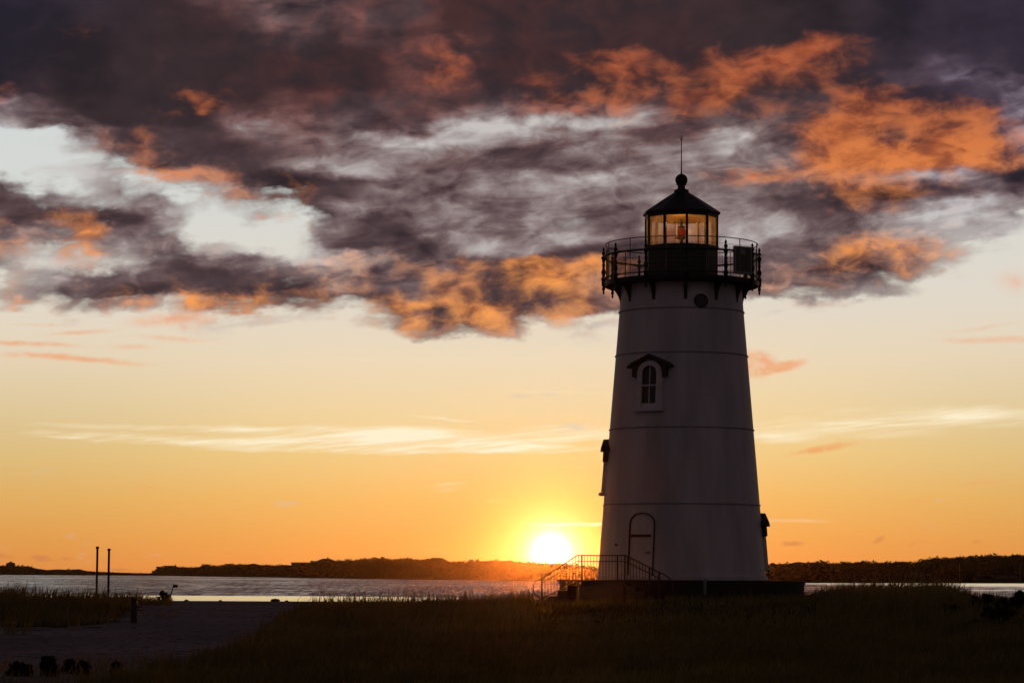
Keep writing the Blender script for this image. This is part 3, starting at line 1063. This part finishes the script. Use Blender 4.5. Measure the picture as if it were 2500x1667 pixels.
# door
AZD = -math.asin(110 / 205.0)
zb = .02
zt = lh(1254)
fw = on_wall(AZD)
hwD = .47
door = MB()
zsp = zt - .36
door.prism(arch(hwD - .05, zb, zsp, .31), fw(-.10), fw(.012))
door = door.build('door', M['white'], light)
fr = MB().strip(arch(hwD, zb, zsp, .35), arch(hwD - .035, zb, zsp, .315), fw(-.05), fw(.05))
fr.build('door_frame_shade', M['brown'], door)  # frame trim in dark brown, drawing the door recess shade as an outline
MB().prism([(-hwD + .06, zt - .80), (hwD - .14, zt - .80), (hwD - .14, zt - .72), (-hwD + .06, zt - .72)], fw(.0), fw(.06)).build('transom_bar', M['brown'], door)
h = MB()
h.tube([fw(.02)(hwD - .15, zt - 1.30), fw(.09)(hwD - .15, zt - 1.30), fw(.09)(hwD - .26, zt - 1.32)], .018, 8)
h.build('door_handle', M['black'], door, 40)
lamp = MB()
lamp.box((0, 0, 0), (.10, .10, .05))
wl = lamp.build('lantern_bracket', M['black'], light)
wl.location = fw(.06)(-hwD - .55, zt - 1.05)


def make_window(az, ztop, lit_label=None):
    """Arched sash with white surround, gabled hood on brackets and sill; ztop is the hood peak."""
    f = flat_wall(az, ztop - .9)
    zs = ztop - 1.88                       # sill
    ws = on_wall(az)
    out0 = .02
    gl = MB().prism(arch(.27, zs + .26, ztop - .62, .24), f(-.35), f(out0 - .02))
    win = gl.build('window', M['dark_glass'], light)
    # surround
    a_out, a_in = arch(.46, zs + .10, ztop - .62, .41), arch(.27, zs + .10, ztop - .62, .24)
    s = MB().strip(a_out, a_in, f(-.35), f(out0 + .05))
    s.strip(arch(.36, zs + .10, ztop - .62, .31), a_in, f(out0 + .05), f(out0 + .075))
    s.prism([(-.27, zs + .10), (.27, zs + .10), (.27, zs + .26), (-.27, zs + .26)], f(-.3), f(out0 + .03))
    s.build('window_frame', M['trim'], win)
    b = MB()
    zm = (zs + .26 + ztop - .40) / 2 - .02
    b.prism([(-.275, zm - .022), (.275, zm - .022), (.275, zm + .022), (-.275, zm + .022)], f(0), f(out0 + .03))
    b.prism([(-.014, zs + .2), (.014, zs + .2), (.014, zm - .023), (-.014, zm - .023)], f(0), f(out0 + .015))
    b.prism([(-.014, zm + .023), (.014, zm + .023), (.014, ztop - .38), (-.014, ztop - .38)], f(0), f(out0 + .015))
    b.build('glazing_bar', M['trim'], win)
    MB().prism([(-.52, zs), (.52, zs), (.52, zs + .09), (-.52, zs + .09)], f(-.4), f(out0 + .14)).build('sill', M['trim'], win)
    # hood: a gable board with an arched cut-out and two brackets
    hd = MB()
    # split into quads along the arch so that the concave face stays clean
    o_pts = [(-.62, ztop - .74), (-.62, ztop - .36), (-.45, ztop - .27), (-.25, ztop - .19), (0, ztop - .09), (.25, ztop - .19), (.45, ztop - .27), (.62, ztop - .36), (.62, ztop - .74)]
    i_pts = [(-.50, ztop - .78), (-.475, ztop - .62), (-.41, ztop - .42), (-.24, ztop - .25), (0, ztop - .18), (.24, ztop - .25), (.41, ztop - .42), (.475, ztop - .62), (.50, ztop - .78)]
    hd.strip(o_pts, i_pts, f(-.25), f(.11))
    hd.strip([(-.80, ztop - .40), (-.66, ztop - .28), (0, ztop), (.66, ztop - .28), (.80, ztop - .40)],
             [(-.76, ztop - .46), (-.63, ztop - .36), (0, ztop - .085), (.63, ztop - .36), (.76, ztop - .46)], f(-.30), f(.19))
    hd.build('hood', M['brown'], win)
    return win


make_window(rad(-30.5), lh(876))
make_window(rad(-97), lh(1072))
make_window(rad(93), lh(1251))
# porthole
az, zc = rad(14.2), lh(749)
f = flat_wall(az, zc)
circ = lambda r, n=28: [(r * math.cos(2 * PI * k / n), zc + r * math.sin(2 * PI * k / n)) for k in range(n + 1)]
ph = MB().prism(circ(.19)[:-1], f(-.2), f(.035)).build('porthole', M['dark_glass'], light)
MB().strip(circ(.235), circ(.18), f(-.2), f(.06)).build('rim', M['brown'], ph, 40)

# gallery
RG = lr(186, 690)
deck = MB().lathe([(tower_r(ZTOP) - .3, ZDECK - .16), (RG - .25, ZDECK - .14), (RG - .06, ZDECK - .12), (RG + .02, ZDECK - .15), (RG + .04, ZDECK - .08), (RG + .04, ZDECK), (RG - .1, ZDECK), (.8, ZDECK + .02)], 96)
deck.build('gallery_deck', M['black'], light, 35)
RW = tower_r(ZTOP)
ZBR = lh(748) + .04


def bracket(a):
    prof_o, prof_i = [], []
    for k in range(11):
        t = k / 10
        prof_i.append((tower_r(ZBR + t * (ZDECK - .16 - ZBR)) - .02, ZBR + t * (ZDECK - .16 - ZBR)))
        prof_o.append((RW + .05 + (RG - .22 - RW - .05) * (1 - math.cos(t * PI / 2)) ** 1.15, ZBR + t * (ZDECK - .17 - ZBR)))
    w = .055
    def mp(sg):
        def g(r, z):
            return (r * math.sin(a) + sg * w * math.cos(a), -r * math.cos(a) + sg * w * math.sin(a), z)
        return g
    b = MB().strip(prof_o, prof_i, mp(-1), mp(1))
    return b


for k in range(12):
    bracket(rad(30 * k)).build('bracket', M['brown'], light)

RP = lr(190, 650)
post_prof = [(0, -.42), (.02, -.40), (.035, -.34), (.02, -.30), (.045, -.26), (.05, -.2), (.03, -.16), (.06, -.12), (.06, .04), (.075, .06), (.075, .12), (.05, .16), (.042, .22), (.065, .30), (.07, .36), (.045, .42),
             (.035, .50), (.05, .54), (.05, .58), (.035, .62), (.045, .70), (.06, .78), (.075, .80), (.075, .84), (.045, .87), (.03, .90), (.055, .94), (.06, .98), (.03, 1.02), (.02, 1.05), (.04, 1.08), (.03, 1.13), (.012, 1.17), (0, 1.2)]
for k in range(12):
    a = rad(30 * k)
    MB().lathe([(r * 1.12, z + ZDECK) for r, z in post_prof], 12, (RP * math.sin(a), -RP * math.cos(a))).build('gallery_post', M['black'], light, 50)
ringpts = lambda r, z, n=96: [(r * math.sin(2 * PI * k / n), -r * math.cos(2 * PI * k / n), z) for k in range(n)]
MB().tube(ringpts(RP, ZDECK + .84), .034, 8, True).build('main_rail', M['black'], light, 50)
MB().tube(ringpts(RP, ZDECK + .10), .022, 6, True).build('toe_rail', M['black'], light, 50)
RT_ = RP - .06
MB().tube(ringpts(RT_, ZDECK + 1.26), .016, 6, True).build('safety_handrail', M['galv'], light, 50)
for k in range(12):
    a = rad(30 * k + 15)
    x, y = RT_ * math.sin(a), -RT_ * math.cos(a)
    MB().tube([(x, y, ZDECK), (x, y, ZDECK + 1.255)], .017, 6).build('stanchion', M['galv'], light, 50)
wm = MB()
RM = RT_ - .02
for k in range(240):
    a = 2 * PI * k / 240
    x, y = RM * math.sin(a), -RM * math.cos(a)
    wm.tube([(x, y, ZDECK + .02), (x, y, ZDECK + 1.06)], .0048, 3, caps=False)
for z in np.arange(.16, 1.07, .15):
    wm.tube(ringpts(RM, ZDECK + z, 72), .005, 3, True)
wm.build('wire_mesh', M['galv'], light)

# lantern room
ZS, ZG, ZE = lh(604), lh(536), lh(521)
RL = lr(90, 600)
A10 = rad(5)
cosd = math.cos(PI / 10)
MB().lathe([(0, ZDECK), (RL * .995, ZDECK), (RL * .995, ZS - .09), (RL * 1.02, ZS - .08), (RL * 1.02, ZS), (RL * .86, ZS + .004), (0, ZS + .004)], 10, a0=A10).build('lantern_drum', M['black'], light)
ZEV = ZG + .02
for k in range(10):
    a = A10 + 2 * PI * k / 10
    x, y = (RL - .03) * math.sin(a), -(RL - .03) * math.cos(a)
    mu = MB()
    mu.box((x, y, (ZS + ZEV) / 2), (.07, .075, ZEV - ZS), a)
    mo = mu.build('mullion', M['black'], light)
    xi, yi = (RL - .10) * math.sin(a), -(RL - .13) * math.cos(a)
    MB().box((xi, yi, (ZS + ZEV) / 2), (.06, .05, ZEV - ZS - .02), a).build('inner_post', M['panelframe'], mo)
    am = a + PI / 10
    rm = (RL - .04) * cosd
    w = 2 * (RL - .03) * math.sin(PI / 10) - .09
    MB().box((rm * math.sin(am), -rm * math.cos(am), (ZS + ZEV) / 2), (w, .012, ZEV - ZS), am).build('lantern_pane', M['pane'], light)
RE = lr(95.5, 521)
ZAP = lh(468)
MB().lathe([(RL * .99, ZEV), (RL * 1.015, ZEV - .01), (RL * 1.015, ZEV + .13), (RE - .04, ZEV + .10), (RE, ZEV + .13), (RE + .01, ZEV + .19), (.62, ZEV + .66), (.26, ZAP - .04), (.24, ZAP + .02)], 10, a0=A10).build('roof', M['roof'], light)
MB().lathe([(RL * .985, ZEV + .02), (RL * .6, ZEV + .13), (.02, ZEV + .22)], 10, a0=A10).build('lantern_ceiling', M['brass'], light)
ZB = lh(440)
rb = lr(15.2, 440)
MB().lathe([(0, ZAP), (.245, ZAP - .02), (.245, ZAP + .05), (.13, ZAP + .09), (.125, ZAP + .20), (.165, ZAP + .22), (.165, ZAP + .25), (.11, ZAP + .27), (.12, ZB - rb * .85)] +
           [(rb * math.cos(t), ZB + rb * math.sin(t)) for t in np.linspace(-.95, PI / 2 - .06, 14)] + [(.03, ZB + rb), (.025, ZB + rb + .06), (0, ZB + rb + .07)], 32).build('ball_finial', M['black'], light, 40)
ZR = lh(331)
rod = MB()
zf = lh(344)
rod.tube([(0, 0, ZB + rb), (0, 0, zf)], [.022, .014], 6)
for dx, dy in ((-.055, 0), (.055, 0), (0, .055), (0, -.05)):
    rod.tube([(0, 0, zf - .01), (dx * .6, dy * .6, zf + .05), (dx, dy, ZR)], [.011, .010, .006], 5)
rod.build('lightning_rod', M['black'], light, 50)

# beacon inside the lantern
bc = empty('beacon_lamp', LB + Vector((0, 0, ZS + .004)))
tag(bc, 'small red beacon lamp on a pedestal inside the lantern room', 'lamp')
MB().lathe([(0, 0), (.18, 0), (.18, .03), (.07, .06), (.055, .24), (.10, .27), (.22, .30), (.22, .335), (.12, .35), (0, .35)], 20).build('pedestal', M['brown'], bc, 40)
MB().lathe([(0, .351), (.10, .351), (.135, .40), (.145, .50), (.13, .60), (.10, .64), (0, .64)], 20).build('red_lens', M['lens'], bc, 40)
MB().lathe([(.0, .641), (.12, .641), (.12, .70), (.05, .74), (.04, .95), (.0, .95)], 16).build('lamp_cap', M['brown'], bc, 40)

gl_d = bpy.data.lights.new('lantern_fill', 'POINT')  # added warm fill light behind the cap, brightens panes and ceiling
gl_d.energy, gl_d.color, gl_d.shadow_soft_size = 24.0, (1.0, .60, .27), .10
glow_l = bpy.data.objects.new('lantern_fill', gl_d)
COL.objects.link(glow_l)
glow_l.parent = bc
glow_l.location = (0, .28, .78)

# box fixed to the gallery railing
pa = rad(45)
bx = empty('solar_panel', LB + Vector((RP * math.sin(pa) * .985 + .05, -RP * math.cos(pa) * .985 - .06, ZDECK + .10)), pa - rad(8))
tag(bx, 'grey framed upright panel with three dark strips hung on the gallery railing', 'panel')
b = MB().box((0, 0, .44), (.72, .07, .88))
b.build('back_board', M['panelframe'], bx)
for x, z0, z1 in ((-.21, .07, .80), (.015, .07, .62), (.22, .07, .80)):
    MB().box((x, -.045, (z0 + z1) / 2), (.165, .03, z1 - z0)).build('solar_cell', M['panel'], bx)
fr = MB()
for c, s in (((0, -.05, .865), (.74, .05, .05)), ((0, -.05, .018), (.74, .05, .05)), ((-.345, -.05, .44), (.05, .05, .79)), ((.345, -.05, .44), (.05, .05, .79))):
    fr.box(c, s)
fr.build('panel_frame', M['panelframe'], bx)

# ------------------------------------------------------------------ round stone platform
RPL = 297 * 88.0 / F
pl = empty('stone_platform', (LB.x, LB.y, LB.z - 1.2))
tag(pl, 'low round dark stone platform the white lighthouse stands on', 'platform')
MB().lathe([(RPL - .02, -.3), (RPL, 1.06)], 96).build('retaining_wall', M['stone'], pl, 40)
MB().lathe([(RPL - .1, 1.06), (RPL + .03, 1.06), (RPL + .035, 1.19), (RPL, 1.2), (0, 1.2), ], 96).build('paving', M['stone'], pl, 40)
ps = MB()
ps.lathe([(.05, -.2), (.05, .26), (.03, .30), (0, .30)], 10)
q = ps.build('marker_post', M['galv'], None, 40)
pp = P(1721, 1436, 83.4)
q.location = (pp.x, pp.y, pp.z)
tag(q, 'short pale pipe standing against the front of the stone platform', 'pipe')

# ------------------------------------------------------------------ entrance stairs, landing in front of the platform
SD = 82.75                            # distance of the railing
S0 = P(1467, 1415, SD)
st = empty('entrance_stairs', (S0.x, S0.y, S0.z))
tag(st, 'double flight of steps with brown baluster railing in front of lighthouse door', 'stairs')


def sp(px, py, dy=0.0):
    p = P(px, py, SD) - S0
    return Vector((p.x, dy, p.z))


mpx = SD / F
xl, xr = sp(1409, 1415).x, sp(1527, 1415).x
W_ST = 1.15
MB().box(((xl + xr) / 2, .06 + W_ST / 2, -.10), (xr - xl, W_ST, .20)).box(((xl + xr) / 2, .06 + W_ST / 2, -.75), (xr - xl - .12, W_ST - .1, 1.08)).build('landing', M['concrete'], st)
for sg, xe in ((-1, xl), (1, xr)):
    for k in range(4):
        x0 = xe + sg * (.30 * k)
        MB().box((x0 + sg * .155, .06 + W_ST / 2, -.17 * (k + 1) - .33), (.31, W_ST, .66)).build('step', M['concrete'], st)
rl = empty('stair_railing', (0, 0, 0))
rl.parent = st
TOPL = [(1322, 1411.5), (1409, 1355), (1526, 1355), (1611, 1397)]


BOTL = [(1322, 1461), (1409, 1416.5), (1526, 1416.5), (1611, 1457)]


def foot_y(px):
    return float(np.interp(px, [p[0] for p in BOTL], [p[1] for p in BOTL]))


def rail_y(px):
    return float(np.interp(px, [p[0] for p in TOPL], [p[1] for p in TOPL]))


# handrail with curled ends
L = [sp(*p) for p in TOPL]
curlL = [sp(1323, 1460), sp(1315, 1456), sp(1306, 1449), sp(1301.5, 1438), sp(1302.5, 1428), sp(1308, 1419), sp(1315, 1414.5)]
curlR = [sp(1618, 1400), sp(1630, 1407), sp(1640, 1419), sp(1643.5, 1432), sp(1641, 1446), sp(1636, 1455)]
MB().tube(curlL + L + curlR, .019, 8).build('handrail', M['rail'], rl, 60)
MB().tube([sp(px, rail_y(px) + (12 if px < 1400 else 14.5)) for px in (1322, 1409, 1526, 1611)], .017, 6).build('mid_rail', M['rail'], rl, 60)
MB().tube([sp(px, foot_y(px)) for px in (1322, 1409, 1526, 1611)], .017, 6).build('bottom_rail', M['rail'], rl, 60)
for px in (1323, 1420.5, 1507.5, 1525.5, 1585.5, 1610):
    a, b2 = sp(px, rail_y(px)), sp(px, foot_y(px) + 9)
    MB().box(((a.x), 0, (a.z + b2.z) / 2), (.05, .05, a.z - b2.z - .01)).build('newel_post', M['rail'], rl)
for px in np.arange(1330.5, 1608, 7.45):
    if min(abs(px - q) for q in (1420.5, 1507.5, 1525.5, 1585.5)) < 3.4:
        continue
    a, b2 = sp(px, rail_y(px)), sp(px, foot_y(px))
    MB().box((a.x, 0, (a.z + b2.z) / 2), (.018, .018, a.z - b2.z - .01)).build('baluster', M['rail'], rl)

# ------------------------------------------------------------------ small things on the beach
def pole(px, ptop, D, label):
    t = P(px, ptop, D)
    z0 = gz(t.x, D)
    o = empty('tall_pole', (t.x, D, z0))
    tag(o, label, 'pole', 'tall poles in the grass')
    H = t.z - z0
    MB().tube([(0, 0, -.4), (0, 0, H - .05)], .044, 12).build('shaft', M['post'], o, 50)
    MB().lathe([(0, H - .08), (.065, H - .08), (.068, H - .01), (.05, H), (0, H)], 14).build('cap', M['post'], o, 40)


pole(238, 1333.5, 106, 'taller left one of the two thin dark poles standing in grass')
pole(266.3, 1338.5, 104, 'slightly shorter right one of two thin dark poles in grass')
p = P(327, 1458, 77)
o = empty('short_post', (p.x, 77, gz(p.x, 77)))
tag(o, 'short thick weathered wooden post on sand beside the left grass', 'post')
zt_ = p.z - gz(p.x, 77)
MB().tube([(0, 0, -.4), (.01, 0, zt_ * .6), (.0, 0, zt_)], [.098, .094, .088], 14).build('stump', M['post'], o, 50)
MB().tube([(0, 0, zt_ * .80), (0, 0, zt_ * .86)], [.099, .099], 14).build('iron_band', M['black'], o, 50)

o = empty('leaning_sign', P(413, 1455, 128))
tag(o, 'small yellow board on a leaning stick above the beach shrub', 'sign')
a, b2 = P(412, 1462, 128) - P(413, 1455, 128), P(424, 1429, 128) - P(413, 1455, 128)
MB().tube([a + Vector((-.06, 0, -.4)), (a + b2) / 2 + Vector((.01, 0, 0)), b2], [.028, .025, .02], 8).build('stick', M['bark'], o, 50)
cpt = P(428, 1430.5, 128) - P(413, 1455, 128)
MB().box(cpt, (.23, .03, .13), tilt=Matrix.Rotation(rad(4), 3, 'Y')).box(cpt + Vector((0, -.005, .075)), (.27, .05, .02), tilt=Matrix.Rotation(rad(4), 3, 'Y')).build('board', M['flag_yellow'], o)


def rock(px, py, D, s, label):
    p = P(px, py, D)
    m = MB()
    bm = bmesh.new()
    bmesh.ops.create_icosphere(bm, subdivisions=3, radius=1.0)
    for v in bm.verts:
        n = mnoise.noise(v.co * 1.7 + Vector((px, 0, 0)))
        v.co *= 1 + .28 * n
        v.co.x *= s * 1.25
        v.co.y *= s
        v.co.z *= s * .62
    me = bpy.data.meshes.new('beach_rock')
    bm.to_mesh(me)
    bm.free()
    me.polygons.foreach_set('use_smooth', [True] * len(me.polygons))
    o = link('beach_rock', me, M['rock'])
    o.location = (p.x, D, gz(p.x, D) + s * .2)
    tag(o, label, 'rock', 'dark stones at the water edge')


rock(672, 1465, 226, .30, 'largest dark stone at the water edge on the open beach')
rock(455, 1461, 232, .15, 'small dark stone at the water edge, nearest the leaning sign')
rock(700, 1467, 228, .13, 'small dark stone just right of the largest stone')
rock(538, 1464, 232, .12, 'small dark stone midway along the water edge')

# ------------------------------------------------------------------ shrubs
def shrub(px, pbase, ptop, wpx, D, label, n=14, name='dune_shrub', group='dark shrubs in the dunes', stems=False):
    b, t = P(px, pbase, D), P(px, ptop, D)
    zg = gz(b.x, D)
    o = empty(name, (b.x, D, zg))
    tag(o, label, 'shrub', group)
    H = max(t.z - zg, .2)
    W = wpx * D / F
    s = MB()
    for k in range(16):
        a = random.uniform(0, 6.28)
        q = random.uniform(.1, .5)
        s.tube([(0, 0, -.1), (math.cos(a) * W * q * .4, math.sin(a) * W * q * .3, H * .5), (math.cos(a) * W * q, math.sin(a) * W * q * .6, H * random.uniform(.7, 1.16))], [.016, .010, .004], 5)
    s.build('stem', M['bark'], o)
    cs, rs = [], []
    for k in range(n * 3):
        a = random.uniform(0, 6.28)
        q = random.random() ** .5
        hz = random.uniform(.1, 1.0)
        wz = .5 * (1 - .55 * hz)
        cs.append((math.cos(a) * q * W * wz, math.sin(a) * q * W * wz * .8, H * hz * .95))
        rs.append(random.uniform(.05, .14) * min(W, H * 1.2))
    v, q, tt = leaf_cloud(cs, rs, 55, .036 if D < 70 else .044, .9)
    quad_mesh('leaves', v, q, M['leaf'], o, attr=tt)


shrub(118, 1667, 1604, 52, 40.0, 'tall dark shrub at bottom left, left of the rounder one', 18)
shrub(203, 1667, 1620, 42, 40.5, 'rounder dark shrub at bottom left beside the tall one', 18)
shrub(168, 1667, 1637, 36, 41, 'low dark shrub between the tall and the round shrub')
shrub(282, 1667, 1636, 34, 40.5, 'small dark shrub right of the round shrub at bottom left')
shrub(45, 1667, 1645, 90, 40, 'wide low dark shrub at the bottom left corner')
shrub(402, 1470, 1443, 46, 124, 'sprawling beach shrub under the leaning sign', 12)
shrub(2490, 1500, 1441, 46, 66, 'tallest dark shrub at the right edge against the water')
shrub(2400, 1500, 1451, 110, 68, 'broad dark shrub on the right mound, left of the tallest')
shrub(2455, 1505, 1458, 80, 65, 'dark shrub between the broad and the tallest right shrub')
shrub(2320, 1510, 1476, 110, 64, 'low spreading dark shrub at the left end of right shrubs')
shrub(2440, 1530, 1482, 160, 60, 'wide front shrub below the other right hand shrubs', 20)

# ------------------------------------------------------------------ beach grass
def grass_field(name, label, n, select, hfun, wid=.009):
    D = 34 * (150 / 34) ** rng.uniform(0, 1, n)
    half = D * 1300 / F + 1.5
    X = rng.uniform(-1, 1, n) * half
    # tufts: pull points towards clump centres
    X = X + .10 * np.sin(X * 9.1 + D * 3.3)
    Z = ground_z(X, D)
    px, py = project(X, D, Z)
    k = select(px, py, D, X) & (np.hypot(X - LB.x, D - LB.y) > RPL + .05)
    k &= ~((X > S0.x + xl - 1.3) & (X < S0.x + xr + 1.3) & (D > SD - .1) & (D < SD + 1.4))
    X, D, Z, px, py = X[k], D[k], Z[k], px[k], py[k]
    n = len(X)
    H = hfun(px, py, D, X) * np.clip(rng.normal(1, .28, n), .35, 1.9) * (.8 + .35 * np.clip(lumps(X, D, 2.2), -1, 1))
    H = np.maximum(H, .04)
    a = rng.uniform(0, 2 * PI, n)
    lean = np.abs(rng.normal(.28, .18, n)) * H
    lx, ly = np.cos(a) * lean + .10 * H, np.sin(a) * lean
    tw = rng.uniform(0, 2 * PI, n)
    w = wid * rng.uniform(.6, 1.3, n) * (.55 + D / 110)
    wx_, wy_ = np.cos(tw) * w, np.sin(tw) * w * .6
    rows = []
    for t, wf in ((0, .9), (.5, 1.0), (1.0, .12)):
        cx, cy = X + lx * t ** 2, D + ly * t ** 2
        cz = Z - .03 + H * (t - .12 * t * t)
        rows.append(np.stack([cx - wx_ * wf, cy - wy_ * wf, cz], 1))
        rows.append(np.stack([cx + wx_ * wf, cy + wy_ * wf, cz], 1))
    v = np.stack(rows, 1).reshape(-1, 3)
    b = np.arange(n)[:, None] * 6
    q = np.concatenate([b + np.array([[0, 1, 3, 2]]), b + np.array([[2, 3, 5, 4]])], 0)
    dry = np.clip(.35 + .25 * lumps(X + 9, D, 5.0) + rng.normal(0, .18, n), 0, 1)
    o = quad_mesh(name, v, q, M['grass'], attr=np.repeat(dry, 6))
    tag(o, label, 'grass', kind='stuff')
    return n


sel_left = lambda px, py, D, X: in_left(px, py, D, X) | ((px > 290) & (px < 420) & (D > 112) & (D < 130)) | ((px > 280) & (px < 440) & (py > 1493) & (py < 1508) & (rng.uniform(size=px.shape) < .35))


def h_left(px, py, D, X):
    h = np.where(px < 345, .52, .42)
    h = np.where((px > 285) & (py > 1488), .14, h)
    return h * (1 + .2 * sstep(px, 150, 0))


def sel_mid(px, py, D, X):
    return in_mid(px, py, D, X) & ~((D > 92) & (px > 1960) & (rng.uniform(size=px.shape) < .5))


def h_mid(px, py, D, X):
    h = np.full(px.shape, .36)
    h = np.where((D > 92) & (px < 1990), np.where(rng.uniform(size=px.shape) < .13, .68, .20), h)
    h = np.where((px > 1300) & (px < 1990) & (D > 66) & (D < 90), .21, h)
    h = h + .28 * sstep(px, 1980, 2120) * sstep(D, 58, 66) - .34 * sstep(px, 2290, 2400) * sstep(D, 58, 66)
    h = np.where(py > 1615, h * .75, h)
    return h


grass_field('beach_grass', 'tall beach grass on the left mound round the two poles', 190000, sel_left, h_left)
grass_field('beach_grass', 'beach grass covering the dunes in front of the lighthouse', 260000, sel_mid, h_mid)
sel_bl = lambda px, py, D, X: (py > 1632 + .5 * edge_n(X, D)) & (px < 420)
grass_field('beach_grass', 'sparse grass round the shrubs at bottom left', 30000, sel_bl, lambda px, py, D, X: np.full(px.shape, .22))

# ------------------------------------------------------------------ haze volume added to make the glow round the sun
def build_haze():
    m, g, out = material('glow_haze')
    v = g.n('ShaderNodeVolumePrincipled')
    v.inputs['Color'].default_value = (1, .97, .92, 1)
    v.inputs['Density'].default_value = HAZE_D
    v.inputs['Anisotropy'].default_value = HAZE_G
    g.put(out.inputs['Volume'], v.outputs[0])
    o = MB().box((0, 825, 10), (3400, 2900, 25)).build('haze', m)
    tag(o, kind='stuff')


HAZE_D, HAZE_G = 1.5e-5, .98
build_haze()
